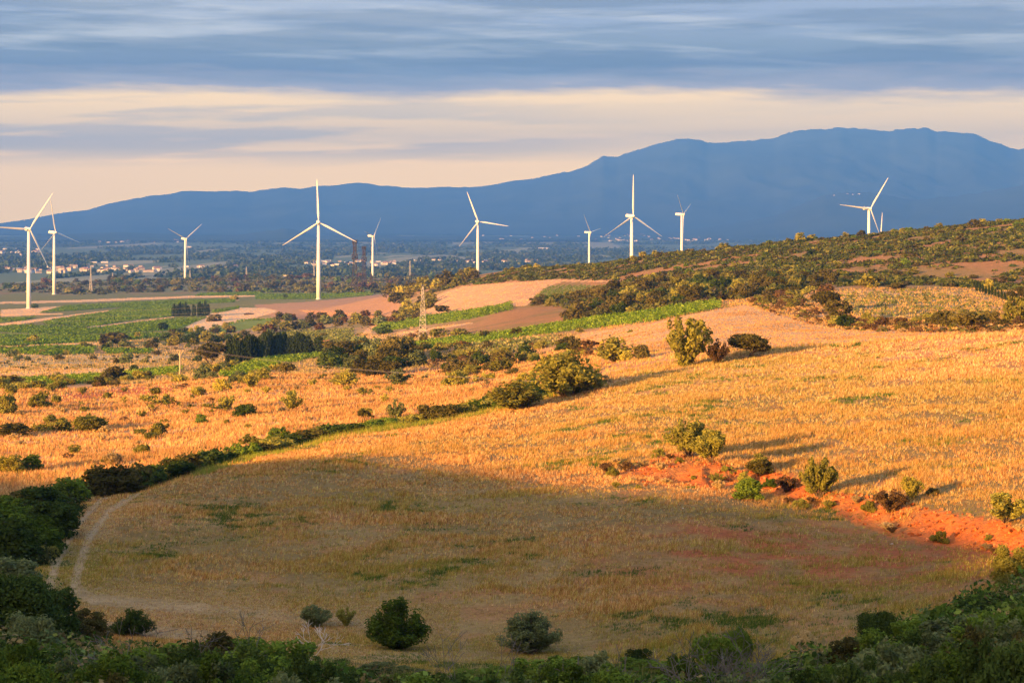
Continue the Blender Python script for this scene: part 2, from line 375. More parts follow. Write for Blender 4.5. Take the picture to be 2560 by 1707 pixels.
VP = [  # vineyards of the flat land, left
 [(109,805),(286,776),(327,767),(428,763),(433,791),(354,797),(245,815),(120,812)],
 [(0,813),(245,817),(430,797),(517,794),(440,825),(160,838),(0,830)],
 [(0,838),(160,840),(480,833),(330,850),(90,862),(0,866)],
 [(165,765),(420,752),(590,748),(585,756),(430,762),(327,766),(100,783)],
 [(0,797),(90,793),(60,802),(0,806)],
 [(530,778),(598,767),(596,772),(535,784)],
 [(640,736),(850,735),(940,728),(930,738),(800,748),(640,748)], [(500,734),(640,730),(660,735),(640,738),(490,740)],
 [(0,872),(70,866),(240,868),(235,884),(120,888),(0,884)], [(260,874),(380,876),(370,884),(270,886)],
 [(512,829),(600,802),(690,798),(700,808),(620,822),(520,838)],
 [(730,690),(1010,686),(1090,683),(1080,690),(740,698)] ]
VMUT = [(708,831),(877,818),(882,838),(912,846),(929,859),(722,861),(660,846)]
CIRC = [(2100,735),(2247,726),(2328,726),(2451,752),(2514,771),(2478,803),(2301,797),(2132,787),(2110,755)]
BEIGE = [(1065,775),(1100,735),(1160,716),(1280,706),(1420,699),(1367,719),(1340,746),(1313,765),(1228,767),(1150,782),(1075,787)]
CFIELD = [(1440,835),(1634,806),(1797,773),(1860,762),(1900,775),(2010,806),(2110,825),(2300,828),(2560,820),(3000,795),(3000,812),(2560,838),(2200,850),(1900,868),(1700,880),(1560,870),(1400,880)]
DIRT = [(447,827),(531,783),(600,769),(668,770),(700,778),(620,800),(512,827)]
PAINT = [
 ([(640,762),(750,756),(967,734),(1010,740),(990,790),(720,797),(650,785)], (0.36,0.19,0.095)),
 ([(730,787),(872,787),(872,797),(735,799)], (0.27,0.15,0.085)),
 ([(745,775),(840,778),(960,790),(930,800),(780,786)], (0.42,0.19,0.08)),
 (BEIGE, (0.44,0.255,0.135)), ([(1552,714),(1640,711),(1600,724),(1540,728)], (0.42,0.21,0.10)),
 (CFIELD, (0.47,0.285,0.14)), (CIRC, (0.21,0.165,0.07)),
 ([(2100,728),(2330,722),(2460,748),(2520,768),(2500,776),(2330,732),(2110,736)], (0.42,0.24,0.12)),
 ([(0,897),(400,890),(430,925),(300,925),(0,918)], (0.33,0.245,0.125)),
 ([(0,920),(300,922),(272,936),(82,945),(0,948)], (0.50,0.315,0.155)),
 ([(0,886),(120,888),(380,886),(440,890),(420,896),(0,898)], (0.40,0.28,0.14)),
 (DIRT, (0.50,0.36,0.215)),
 ([(0,755),(240,748),(436,741),(640,736),(640,741),(436,746),(240,754),(0,760)], (0.50,0.32,0.17)),
 ([(0,775),(160,765),(240,763),(165,772),(100,785),(0,792)], (0.50,0.34,0.19)),
 ([(250,763),(480,752),(600,748),(600,751),(480,756),(260,766)], (0.46,0.31,0.16)),
 (VMUT, (0.14,0.14,0.045)),
 (VINE_MAIN, (0.20,0.16,0.06)), (VINE_UP, (0.20,0.16,0.06)), (VINE_LOW, (0.22,0.17,0.065)), (VINE_LEFT, (0.20,0.16,0.06)), (VINE_ROWS, (0.36,0.23,0.11)),
 ([(35,1007),(174,985),(327,969),(463,966),(420,985),(245,998),(122,1012)], (0.40,0.125,0.05)),
 ([(1120,868),(1400,846),(1420,856),(1300,880),(1130,900)], (0.36,0.23,0.12)),
 ([(960,920),(1180,900),(1400,900),(1360,925),(1100,940),(960,940)], (0.30,0.14,0.075)),
] + [(p, VGREEN) for p in VP] + [
 ([(0,809),(272,776),(275,779),(110,802),(0,817)], (0.52,0.33,0.18)),
 ([(200,820),(433,791),(436,795),(300,812),(205,824)], (0.48,0.31,0.17)),
 ([(0,866),(90,862),(330,851),(330,855),(95,867),(0,872)], (0.46,0.30,0.15)),
 ([(0,787),(160,783),(160,786),(0,791)], (0.50,0.33,0.18)),
 ([(690,836),(880,812),(960,805),(950,812),(890,822)], (0.20,0.15,0.06)),
 ([(880,838),(905,834),(948,842),(930,850),(885,846)], (0.47,0.25,0.13)),
 ([(875,843),(900,838),(918,822),(936,813),(960,812),(935,822),(922,836),(960,846),(940,849),(905,846)], (0.44,0.26,0.14)),
 ([(990,832),(1180,805),(1180,808),(1000,838)], (0.48,0.30,0.16)),
 ([(1230,696),(1400,700),(1640,703),(1640,706),(1400,704),(1230,700)], (0.46,0.26,0.14)),
]
def BW(u): return np.interp(u, [1500, 1600, 1680, 1790, 1850, 1960, 2050, 2140, 2480, 2560], [0, .8, 1.2, 1.0, .35, .85, .45, 1.0, 1.1, .8])
def paint(x, y, z, u):
    v = HV - F*z/np.maximum(y, 1.0); r = np.sqrt(x*x+y*y)
    n_b = fbm(x/60, y/60, 4, 41); n_m = fbm(x/9, y/9, 4, 43); n_s = fbm(x/2.2, y/2.2, 3, 47); n_w = fbm(x/25, y/25, 3, 53)
    col = np.zeros(x.shape+(3,))
    def put(mask, c, a=1.0):
        a_ = (mask*a)[..., None]; col[...] = col*(1-a_)+np.asarray(c)*a_
    put(np.ones(x.shape), (0.20, 0.13, 0.045))
    # near field A
    put(sstep(n_m, 0.4, 0.62), (0.26, 0.165, 0.06), 0.7); put(sstep(n_s, .52, .7)*sstep(n_m, .35, .6), (0.32, 0.13, 0.05), 0.5)
    # mid-left scrubby grass field
    mB = sstep(y, 195, 240)*(1-sstep(y, 460, 560))
    put(mB, (0.46, 0.22, 0.085)); put(mB*sstep(n_m, 0.5, 0.66), (0.33, 0.155, 0.07), 0.7); put(mB*sstep(n_s, 0.55, 0.7), (0.50, 0.34, 0.16), 0.5)
    # reddish bare patches in the near field and red bank
    mred = sstep(u+240*(n_w-0.5), 1350, 1750)*sstep(v+160*(n_m-0.5), 1270, 1380)*(1-sstep(v, 1400, 1560))*(y < 240)
    put(mred, (0.30, 0.085, 0.03), 0.75*sstep(n_s, 0.3, 0.6)+0.2)
    bk = np.interp(u, [1500, 1700, 1920, 2100, 2240, 2400, 2560, 3060], [1188, 1180, 1205, 1262, 1300, 1328, 1358, 1372])
    hw = np.interp(u, [1480, 1640, 1920, 2240, 2560], [0, 30, 34, 44, 52])
    put(((np.abs(v-bk+6+60*(n_m-0.5)) < hw*BW(u)*(.55+.7*sstep(n_w, .35, .6))) & (y < 190) & (y > 90)).astype(float)*(.55+.45*sstep(n_s, .36, .5)), RED, 0.9)
    # middle distance
    mV = sstep(y, 500, 640)
    put(mV, (0.28, 0.19, 0.085)); put(mV*sstep(n_w, 0.45, 0.62), (0.17, 0.145, 0.05), 0.7)
    put(mV*sstep(n_b, 0.5, 0.62), (0.34, 0.185, 0.09), 0.6)
    mH = sstep(u, 1000, 1300)*sstep(y, 560, 680)*(y < 1500)
    put(mH, (0.27, 0.135, 0.055)); put(mH*sstep(n_w, 0.42, 0.6), (0.17, 0.125, 0.045), 0.7)
    put((y > 1700)*(y < 4200)*1.0, (0.145, 0.14, 0.045)); put((y > 2500)*(y < 4200)*sstep(n_w, .45, .6), (0.22, 0.12, 0.06), 0.6)
    # distant plain: dark woods and pale fields
    mP = sstep(y, 3300, 3800)
    n1 = fbm(x/260, y/900, 4, 61); n2 = fbm(x/170+9, y/1500, 3, 67)
    put(mP, (0.055, 0.07, 0.035)); put(mP*sstep(n1, 0.52, 0.60), (0.13, 0.15, 0.07), 0.8); put(mP*sstep(n2, 0.64, 0.68), (0.30, 0.26, 0.14), 0.7)
    # named patches
    wu = u+(fbm(x/(0.02*r+3), y/(0.02*r+3), 3, 71)-0.5)*14; wv = v+(fbm(x/(0.02*r+3)+50, y/(0.02*r+3), 3, 73)-0.5)*3.2
    put((inpoly(wu, wv, [(-400,738),(640,736),(700,760),(520,830),(380,872),(-400,880)]) & (y > 700)).astype(float), (0.15, 0.135, 0.042), .85)
    for P, c in PAINT:
        put((inpoly(wu, wv, P) & (y > 255)).astype(float), c, 0.95)
    # farm track round the foot of the near field
    T = np.array([(330,1225),(262,1262),(205,1330),(165,1420),(150,1490),(220,1530),(420,1548),(700,1572),(1000,1600),(1400,1618)], float)
    dist = np.full(x.shape, 1e9); mk = (y < 215) & (v > 1190) & (v < 1720) & (u > -100) & (u < 1600)
    if mk.any():
        uu, vv = u[mk], v[mk]; best = np.full(uu.shape, 1e9)
        for (x1, y1), (x2, y2) in zip(T[:-1], T[1:]):
            L = (x2-x1)**2+(y2-y1)**2; s = np.clip(((uu-x1)*(x2-x1)+(vv-y1)*(y2-y1))/L, 0, 1)
            dd = np.hypot(uu-x1-s*(x2-x1), (vv-y1-s*(y2-y1))); best = np.minimum(best, dd)
        sc_w = np.interp(vv, [1200, 1500], [0.35, 1.0]); dist[mk] = best/sc_w
    put((dist+90*(n_m-.5) < 90).astype(float)*np.interp(u, [900, 1300], [1, 0]), (0.31, 0.20, 0.085), 0.55)
    rut = np.exp(-((dist-34)/10.0)**2); put(np.clip(rut*1.3, 0, 1)*np.interp(u, [260, 520, 950, 1250], [1, .55, .35, 0])*(.6+.4*sstep(n_s, .35, .5)), (0.36, 0.25, 0.135), 0.75)
    return col, dist
# far mountains' foot etc. share this sheet
def grid_mesh():
    az_e = math.atan((UI[-1]-CU)/F); az_w = math.atan((UI[0]-CU)/F)
    outer = np.concatenate([np.linspace(az_e, az_e+0.5, 34)[1:], np.linspace(az_e+0.5, 2*math.pi+az_w-0.9, 60)[1:], np.linspace(2*math.pi+az_w-0.9, 2*math.pi+az_w, 70)[1:-1]])
    sec = 1/math.cos(az_e)
    uo = np.where(outer < math.pi, 3060.0, -500.0)
    w = sstep(outer, math.pi-1.0, math.pi+1.0)[:, None]
    Ze = ZI[-1][None, :]*(1-w)+ZI[0][None, :]*w
    Xo = np.sin(outer)[:, None]*DY[None, :]*sec; Yo = np.cos(outer)[:, None]*DY[None, :]*sec
    Zo = ridge(Xo, Yo, Ze)
    X = np.concatenate([XI, Xo]); Y = np.concatenate([YI, Yo]); Z = np.concatenate([ZI, Zo])
    U = np.concatenate([np.repeat(UI[:, None], len(DY), 1), np.repeat(uo[:, None], len(DY), 1)])
    # keep last rows meeting first column
    col, dist = paint(X, np.where(Y < 1, np.hypot(X, Y)+1, Y), Z, U)
    nc, nr = X.shape
    V = np.stack([X, Y, Z], -1).reshape(-1, 3)
    a = np.arange(nc)[:, None]*nr+np.arange(nr-1)[None, :]; b = ((np.arange(nc)+1) % nc)[:, None]*nr+np.arange(nr-1)[None, :]
    Fa = np.stack([a, b, b+1, a+1], -1).reshape(-1, 4)
    V = np.concatenate([V, [[0, 0, -1.6]]]); 
    me = mesh_np('ground', V, Fa, M['ground'], col=np.concatenate([col.reshape(-1, 3), [[.2, .15, .08]]]), smooth=True)
    return me
g = link('ground', grid_mesh()); tag(g, kind='structure')
# ------------------------------------------------------------------ mountains and foothills
def range_mesh(name, sky, dtop, dfront, dback, zb, rough, seed, ustep=7, col=(0.035, 0.045, 0.028)):
    sky = np.asarray(sky, float); us = np.arange(sky[0, 0], sky[-1, 0]+1, ustep)
    vt = np.interp(us, sky[:, 0], sky[:, 1]); zt = (HV-vt)/F*dtop
    ds = np.concatenate([np.linspace(dfront, dtop, 110), np.linspace(dtop, dback, 30)[1:]])
    s = np.where(ds < dtop, sstep(ds, dfront, dtop)*0.55+0.45*np.clip((ds-dfront)/(dtop-dfront), 0, 1)**1.6, 1-sstep(ds, dtop, dback))
    X = (us[:, None]-CU)/F*ds[None, :]; Y = np.broadcast_to(ds[None, :], X.shape)
    n = 1-np.abs(2*fbm(X/1500, Y/2600, 5, seed)-1)
    n2 = fbm(X/420, Y/700, 4, seed+3)
    env = (s*(1-s)*4)[None, :]
    Z = zb+(zt[:, None]-zb)*s[None, :] + (n-0.8)*rough*env*0.9*(zt[:, None]-zb) + (n2-0.5)*rough*0.35*env*(zt[:, None]-zb)
    Z = np.minimum(Z, zb+(zt[:, None]-zb)*(0.02+0.98*Y/dtop*0+1.0))
    Z = np.where((Y < dtop), np.minimum(Z, zt[:, None]*Y/dtop-4*(1-Y/dtop)), Z)
    Z[:, 109] = zt + (fbm(us/9, us*0, 3, seed+9)-0.5)*dtop/F*np.interp(us, [1300, 1700, 2000], [2.5, 4, 7])
    nc, nr = X.shape; V = np.stack([X, Y, Z], -1).reshape(-1, 3)
    a = (np.arange(nc-1)[:, None]*nr+np.arange(nr-1)[None, :]); Fa = np.stack([a, a+nr, a+nr+1, a+1], -1).reshape(-1, 4)
    c = np.asarray(col)*(0.7+0.9*fbm(X/600, Y/600, 3, seed+5))[..., None]
    o = link(name, mesh_np(name, V, Fa, M['ground'], col=c.reshape(-1, 3), smooth=True)); tag(o, kind='structure'); return o
K = 1.0884
SKYL = [(-1500,640),(-300,566)]+[(x*K, y*K) for x, y in [(0,513),(60,505),(100,497),(150,488),(200,483),(250,468),(300,458),(345,450),(400,445),(415,440),(440,439),(500,440),(540,438),(580,441),(605,436),(630,433),(655,431),(690,434),(712,430),(730,427),(760,427),(790,423),(820,420),(850,422),(870,426),(905,428),(930,431),(980,432),(1010,429),(1050,430),(1090,430),(1130,425),(1180,415),(1220,412),(1260,403),(1290,396),(1310,395),(1350,380),(1372,366),(1385,358),(1398,361),(1420,360),(1432,354),(1480,340),(1520,328),(1550,321),(1580,318),(1610,322),(1625,328),(1660,328),(1700,325),(1745,321),(1780,318),(1800,309),(1820,303),(1870,296),(1895,297),(1930,292),(1950,296),(1960,296),(2000,297),(2030,301),(2045,302),(2060,297),(2090,297),(2130,294),(2145,300),(2150,303),(2160,301),(2180,303),(2215,306),(2240,308),(2270,322),(2300,332),(2320,341),(2340,344),(2352,341)]]+[(2700,340),(3100,390),(4200,560)]
range_mesh('mountain_range', SKYL, 24000, 17000, 30000, -28, 0.22, 101)
range_mesh('foothills', [(1500,592),(1700,578),(1850,556),(1940,538),(2010,508),(2060,487),(2120,480),(2190,483),(2280,500),(2380,492),(2450,482),(2560,462),(2700,450),(3000,480),(3400,590)], 17500, 13500, 20000, -60, 0.25, 131)
range_mesh('low_hills', [(-400,592),(60,592),(180,585),(300,580),(400,584),(520,588),(600,586),(680,576),(715,571),(745,576),(790,590),(900,586),(1020,590),(1150,589),(1300,592),(1500,592)], 15500, 12500, 17500, -60, 0.2, 141)

# ------------------------------------------------------------------ wind turbines
def blade_mesh():
    mb = MB(); L = 43.0; st = [(0, 0.55, 0.55, 0), (1.5, 0.6, 0.58, 0), (4, 0.95, 0.42, .1), (8, 1.35, 0.28, .35), (14, 1.2, 0.2, .3), (22, .95, .14, .22), (30, .72, .1, .15), (37, .5, .07, .1), (41.5, .32, .05, .05), (43, .1, .03, 0)]
    V = []; n = 12
    for r, c, t, off in st:
        tw = math.radians(18*(1-r/L)**2)
        for k in range(n):
            a = 2*math.pi*k/n; c_ = c*.78; x = math.cos(a)*c_-off*c_*0.6; y = math.sin(a)*t
            V.append((x*math.cos(tw)-y*math.sin(tw), x*math.sin(tw)+y*math.cos(tw), r+0.9))
    Fs = [(i*n+k, i*n+(k+1) % n, (i+1)*n+(k+1) % n, (i+1)*n+k) for i in range(len(st)-1) for k in range(n)]+[tuple(range(n-1, -1, -1)), tuple(len(V)-n+k for k in range(n))]
    mb.add(V, Fs); return mb.mesh('blade', M['white'], True)
def tower_mesh(h):
    mb = MB(); mb.tube([(0, 0, 0), (0, 0, h*.33), (0, 0, h*.66), (0, 0, h)], [2.25, 2.0, 1.7, 1.35], 24)
    mb.tube([(0, 0, -0.6), (0, 0, 0.25)], 3.2, 24); 
    return mb.mesh('tower', M['white'], True)
def nacelle_mesh():
    mb = MB(); secs = [(-9.2, 1.25, 1.2, .35), (-9.0, 1.5, 1.5, .3), (-4, 1.85, 1.75, .1), (1.2, 1.75, 1.7, 0), (1.9, 1.3, 1.3, 0)]; n = 16; V = []
    for y, a, b, dz in secs:   # axis = local -Y to the back
        for k in range(n):
            t = 2*math.pi*k/n; cx, cz = math.cos(t), math.sin(t); p = 0.45
            V.append((a*math.copysign(abs(cx)**p, cx), -y*-1, dz+b*math.copysign(abs(cz)**p, cz)))
    Fs = [(i*n+k, i*n+(k+1) % n, (i+1)*n+(k+1) % n, (i+1)*n+k) for i in range(len(secs)-1) for k in range(n)]+[tuple(range(n-1, -1, -1)), tuple(len(V)-n+k for k in range(n))]
    mb.add(V, Fs); mb.box((0.5, -8.3, 2.25), (0.15, 0.15, 1.3)); mb.box((-0.5, -8.3, 2.2), (0.15, 0.15, 1.2)); mb.box((0, -8.3, 2.7), (1.3, 0.12, 0.12))
    return mb.mesh('nacelle', M['white'], True)
def hub_mesh():
    mb = MB(); mb.tube([(0, 0, 0), (0, .9, 0), (0, 1.8, 0), (0, 2.5, 0), (0, 2.9, 0)], [1.35, 1.5, 1.35, .85, .25], 16); return mb.mesh('hub', M['white'], True)
BL, NA, HU = blade_mesh(), nacelle_mesh(), hub_mesh()
TURB = [(75,573,1991,20,57,92,"tall white wind turbine on a pale dirt pad, one blade leaving the photo's edge"),
 (140,581,2577,43,-13,83,"white wind turbine behind the leftmost one, its blade crossing that turbine's blade"),
 (466,597,3476,39,39,37,"small white wind turbine alone above brown scrub, two blades raised"),
 (797,556,2028,4,-5,113,"tall white wind turbine facing the viewer, standing on green vineyards near the dark pylons"),
 (936,590,3590,65,17,46,"small white wind turbine directly right of the two dark lattice pylons"),
 (1196,554,2738,14,-28,73,"white wind turbine behind the dark bushes at the foot of the scrub hill"),
 (1477,581,3712,63,-19,50,"small white wind turbine seen nearly sideways, left of the tallest hill turbine"),
 (1584,540,2106,36,0,105,"large white wind turbine rising behind the scrub hill with one blade straight up"),
 (1710,536,2882,75,-13,40,"white wind turbine with crossed upper blades, right of the tallest hill turbine"),
 (2177,522,2246,39,44,79,"white wind turbine above the ridge near the hill village"),
 (2203,586,3950,30,3,56,"far wind turbine hidden behind the ridge with only one blade tip showing")]
for hu, hv, D, psi, dx, dy, lab in TURB:
    x = (hu-CU)/F*D; z = (HV-hv)/F*D; gz = float(hgt(x, D)) if True else 0
    vd = Vector((x, D, 0)).normalized(); rt = Vector((vd.y, -vd.x, 0)); p = R(psi)
    nrm = -vd*math.cos(p)+rt*math.sin(p); t = rt*math.cos(p)+vd*math.sin(p)
    hubp = Vector((x, D, z)); base = hubp-nrm*3.4; gz = float(hgt(base.x, base.y)); h = z-1.7-gz
    rootz = min(gz, z-76.0); h = z-1.6-rootz
    root = bpy.data.objects.new('wind_turbine', None); sc.collection.objects.link(root); root.location = (base.x, base.y, rootz)
    tag(root, lab, 'wind turbine', 'wind turbines across the plain')
    link('tower', tower_mesh(h), root)
    ang = math.atan2(nrm.x, nrm.y)       # local +Y -> nrm
    na = link('nacelle', NA, root, (0, 0, h+1.6)); na.rotation_euler = (0, 0, -ang)
    hb = link('hub', HU, root, (nrm.x*2.0, nrm.y*2.0, h+1.6)); hb.rotation_euler = (0, 0, -ang)
    a0 = math.atan2(dx/math.cos(p), dy)
    for k in range(3):
        a = a0+k*2*math.pi/3; d = Vector((0, 0, 1))*math.cos(a)+t*math.sin(a)
        tan = Vector((0, 0, 1))*-math.sin(a)+t*math.cos(a)
        X = (tan*0.92+nrm*0.38).normalized(); Yv = d.cross(X)
        from mathutils import Matrix
        m = Matrix((X, Yv, d)).transposed().to_4x4(); b = link('blade', BL, root); b.matrix_local = Matrix.Translation((nrm.x*3.0, nrm.y*3.0, h+1.6)) @ m

# ------------------------------------------------------------------ pylons, poles, cables
def lattice(mb, H, wb, wt, r, levels=9, waist=None):
    def wd(z):
        if waist and z > waist[0]*H: return waist[1]
        t = z/((waist[0] if waist else 1.0)*H); return wb+((waist[1] if waist else wt)-wb)*t
    zs = [H*(1-(1-i/levels)**1.25) for i in range(levels+1)]
    cs = [(-1, -1), (1, -1), (1, 1), (-1, 1)]
    for i in range(levels):
        z0, z1 = zs[i], zs[i+1]; a, b = wd(z0)/2, wd(z1)/2
        for k in range(4):
            c0, c1 = cs[k], cs[(k+1) % 4]
            mb.tube([(c0[0]*a, c0[1]*a, z0), (c0[0]*b, c0[1]*b, z1)], r*1.5, 4, cap=False)
            mb.tube([(c0[0]*a, c0[1]*a, z0), (c1[0]*b, c1[1]*b, z1)], r, 4, cap=False)
            mb.tube([(c1[0]*a, c1[1]*a, z0), (c0[0]*b, c0[1]*b, z1)], r, 4, cap=False)
            mb.tube([(c0[0]*b, c0[1]*b, z1), (c1[0]*b, c1[1]*b, z1)], r, 4, cap=False)
    return wd
def arm(mb, z, L, w, r, dz=1.6):
    for s in (-1, 1):
        for sx in (-w/2, w/2):
            mb.tube([(sx, 0, z), (0, s*L, z)], r, 4); mb.tube([(sx, 0, z+dz), (0, s*L, z)], r, 4)
        for f in (.3, .6): mb.tube([(-w/2*(1-f), s*L*f, z), (w/2*(1-f), s*L*f, z)], r*.8, 4)
def pylon(u, v0, v1, wpx, mt, lab, D=None, arms=((.78, 3.0), (.88, 2.4), (.98, 1.8)), r=0.09, rz=0.0, waist=None, lev=9, head=None):
    if D is None: x, y, z = hit(u, v0)
    else: y = D; x = (u-CU)/F*D; z = float(hgt(x, y))
    H = (HV-v1)/F*y-z; wb = wpx/F*y
    root = bpy.data.objects.new('lattice_pylon', None); sc.collection.objects.link(root); root.location = (x, y, z-0.2); root.rotation_euler.z = rz
    tag(root, lab, 'pylon', 'electricity pylons')
    mb = MB(); lattice(mb, H, wb, wb*.22, r, lev, waist); link('mast', mb.mesh('mast', mt), root)
    for f, L in arms:
        mb = MB(); arm(mb, H*f, L, wb*.3, r*1.1); link('crossarm', mb.mesh('crossarm', mt), root)
    if head:
        mb = MB()
        for f0, f1, wx in head:
            for s in (-1, 1):
                for q in (-1, 1):
                    mb.tube([(s*wx/2, q*wx/2, H*f0), (s*wx/2, q*wx/2, H*f1)], r*1.6, 4)
                mb.tube([(s*wx/2, -wx/2, H*f0), (s*wx/2, wx/2, H*f1)], r*1.5, 4); mb.tube([(-wx/2, s*wx/2, H*f0), (wx/2, s*wx/2, H*f1)], r*1.5, 4)
                mb.tube([(-wx/2, s*wx/2, H*f1), (wx/2, s*wx/2, H*f0)], r*1.5, 4); mb.tube([(-wx/2, s*wx/2, H*f1), (wx/2, s*wx/2, H*f1)], r*1.5, 4); mb.tube([(-wx/2, s*wx/2, H*f0), (wx/2, s*wx/2, H*f0)], r*1.5, 4)
        link('insulator_frame', mb.mesh('insulator_frame', mt), root)
    return x, y, z, H
PA = pylon(1057, 852, 718, 20, M['steel'], "nearest pale steel lattice pylon, standing above the green vine strip", r=0.038, lev=12)
hd = [(.93, 1.0, 5.2), (.62, .72, 6.6), (.72, .93, 3.6)]
pylon(887, 730, 600, 17, M['rust'], "tall dark lattice pylon, the larger of the dark pair by the tall turbine", D=2450, r=0.2, waist=(.6, 3.2), lev=12, head=hd, arms=((.65, 9), (.95, 7)))
pylon(910, 730, 616, 13, M['rust'], "dark lattice pylon, the smaller and farther of the dark pair", D=2780, r=0.19, waist=(.6, 3.0), lev=12, head=hd, arms=((.65, 9), (.95, 7)))
pylon(928, 726, 684, 11, M['rust'], "short brown lattice pylon at the foot of the small turbine beside the dark pair", D=2600, r=0.15)
pylon(227, 735, 667, 8, M['steel'], "slim pale lattice pylon on brown scrub right of the second turbine", D=2650, r=0.12, waist=(.7, 1.0))
pylon(282, 710, 683, 5, M['steel'], "small faint pylon among the trees, right of the slim pale one", D=3700, r=0.14)
pylon(616, 697, 668, 5, M['steel'], "small faint pylon among trees right of the lone small turbine", D=3800, r=0.14)
pylon(475, 703, 676, 5, M['steel'], "tiny faint pylon close to the right of the lone small turbine", D=3850, r=0.12)
pylon(1025, 682, 652, 5, M['steel'], "small faint pylon in front of the white village right of the dark pair", D=4000, r=0.14)
pylon(785, 690, 662, 5, M['steel'], "tiny faint pylon immediately left of the tall turbine tower", D=3900, r=0.12)
def pole(u, v0, v1, lab, head=True, D=None, w=0.16):
    if D is None: x, y, z = hit(u, v0)
    else: y = D; x = (u-CU)/F*D; z = float(hgt(x, y))
    H = (HV-v1)/F*y-z
    root = bpy.data.objects.new('utility_pole', None); sc.collection.objects.link(root); root.location = (x, y, z-.3); tag(root, lab, 'pole', 'wooden utility poles')
    mb = MB(); mb.tube([(0, 0, 0), (0, 0, H*.92)], [w*1.3, w*.9], 10); link('shaft', mb.mesh('shaft', M['wood'], True), root)
    if head:
        mb = MB()
        for s in (-1, 1): mb.tube([(0, 0, H*.78), (s*.75, 0, H*.95)], .08, 6)
        mb.tube([(-.95, 0, H*.95), (.95, 0, H*.95)], .08, 6); link('crossarm', mb.mesh('crossarm', M['wood']), root)
        for s in (-.9, 0, .9):
            mb = MB(); mb.tube([(s, 0, H*.95), (s, 0, H*.95+.3), (s, 0, H*.95+.5)], [.05, .1, .05], 8); link('insulator', mb.mesh('insulator', M['rust'], True), root)
    return x, y, z+H*.95
P0 = pole(450, 955, 868, "weathered wooden pole with a Y-shaped crossarm above the pale grass field")
P1 = pole(1405, 975, 962, "low utility pole hidden behind the big round shrub at the field edge", D=262)
pole(327, 917, 899, "thin wooden post in the grey-green meadow left of the big pole", head=False, w=.1)
pole(94, 943, 921, "thin wooden post standing in the pale bare field at far left", head=False, w=.1)
def cable(a, b, sag, r, lab):
    a, b = Vector(a), Vector(b); pts = []
    for i in range(41):
        t = i/40; p = a.lerp(b, t); p.z -= sag*4*t*(1-t); pts.append(p)
    mb = MB(); mb.tube(pts, r, 4, cap=False); o = link('power_cable', mb.mesh('power_cable', M['wire'])); tag(o, lab, 'cable', 'overhead power cables')
for i, s in enumerate((-.9, 0, .9)):
    cable((P0[0]+s, P0[1], P0[2]+.4), (P1[0]+s, P1[1], P1[2]+.4), 1.0, .010, "thin overhead cable running from the big wooden pole towards the biggest bush")
px_, py_, pz_, pH = PA
for i, (f, L) in enumerate(((.78, 3.0), (.88, -2.4), (.98, 1.8))):
    top = (px_, py_+L, pz_+pH*f)
    cable(top, (-0.37*950, 950+L, -34+i*2.2), 8.5, .022, "thin overhead cable running left from the nearest pale pylon across the vineyards")
    cable(top, (0.30*760, 760+L, -20+i*2.2), 9.0, .022, "thin overhead cable running right from the nearest pale pylon across the scrub")

# ------------------------------------------------------------------ houses
def house_mesh(w, d, h, rh, wm, rm, hip=False):
    mb = MB(); mb.box((0, 0, h/2-1), (w, d, h+2), 0)
    a, b = w/2+.4, d/2+.4; i = w/2*(.55 if hip else 1.0)+.4*(not hip)
    mb.add([(-a, -b, h), (a, -b, h), (a, b, h), (-a, b, h), (-i, 0, h+rh), (i, 0, h+rh)], [(0, 1, 5, 4), (2, 3, 4, 5), (1, 2, 5), (3, 0, 4), (0, 3, 2, 1)], 1)
    n = max(2, int(w/3.5))
    for k in range(n):
        for q in ([h*.35] if h < 4.5 else [h*.25, h*.7]):
            mb.box((-w/2+(k+.5)*w/n, -d/2-.02, q), (1.1, .08, 1.3), 2)
    mb.box((w*.25, 0, h+rh*.8), (.8, .8, 1.4), 0)
    return mb.mesh('house', [wm, rm, M['window']])
HM = [house_mesh(11, 9, 5.5, 2.4, M['wallpale'], M['roof']), house_mesh(14, 9, 4, 2.2, M['wall'], M['roof'], True), house_mesh(9, 8, 6.5, 2, M['wall'], M['roof']), house_mesh(16, 10, 5.5, 2.8, M['wallpale'], M['roof'], True)]
SM = [house_mesh(34, 16, 5.5, 1.3, M['wallpale'], M['shed']), house_mesh(20, 12, 6, 1.0, M['wallpale'], M['shed'])]
def town(u0, u1, v0, v1, n, shed, lab, grp, seed, big=1.0, D=None):
    r = rs(seed)
    for i in range(n):
        u = r.uniform(u0, u1); v = r.uniform(v0, v1)
        if D: y = D*r.uniform(.98, 1.02); x = (u-CU)/F*y; z = (HV-v)/F*y-1
        else: x, y, z = hit(u, v, 3400)
        s = r.rand() < shed
        o = link('warehouse' if s else 'house', (SM if s else HM)[r.randint(2 if s else 4)], None, (x, y, z+.6))
        o.rotation_euler.z = r.uniform(-.5, .5) if s else r.uniform(-.7, .7); k_ = big*r.uniform(.55, 1.05)*(.55 if s else 1); o.scale = (k_*r.uniform(.8, 1.3), k_, k_*.9)
        tag(o, ('pale low warehouse in ' if s else 'pale house with tiled roof in ')+lab, 'warehouse' if s else 'house', grp)
town(0, 165, 672, 684, 34, 0.05, "the village behind the two leftmost turbines", 'houses of the left village', 1, 1.2)
town(165, 400, 667, 682, 44, 0.05, "the village between the second and third turbines", 'houses of the second village', 2, 1.2)
town(460, 620, 667, 672, 10, 0.1, "the hamlet right of the lone small turbine", 'houses of the hamlet', 3, 1.1)
town(760, 990, 654, 666, 38, 0.3, "the village behind the two dark pylons", 'buildings of the middle village', 4, 1.2)
town(1030, 1345, 652, 660, 36, 0.25, "the white village left and right of the middle turbine", 'buildings of the white village', 5, 1.2)
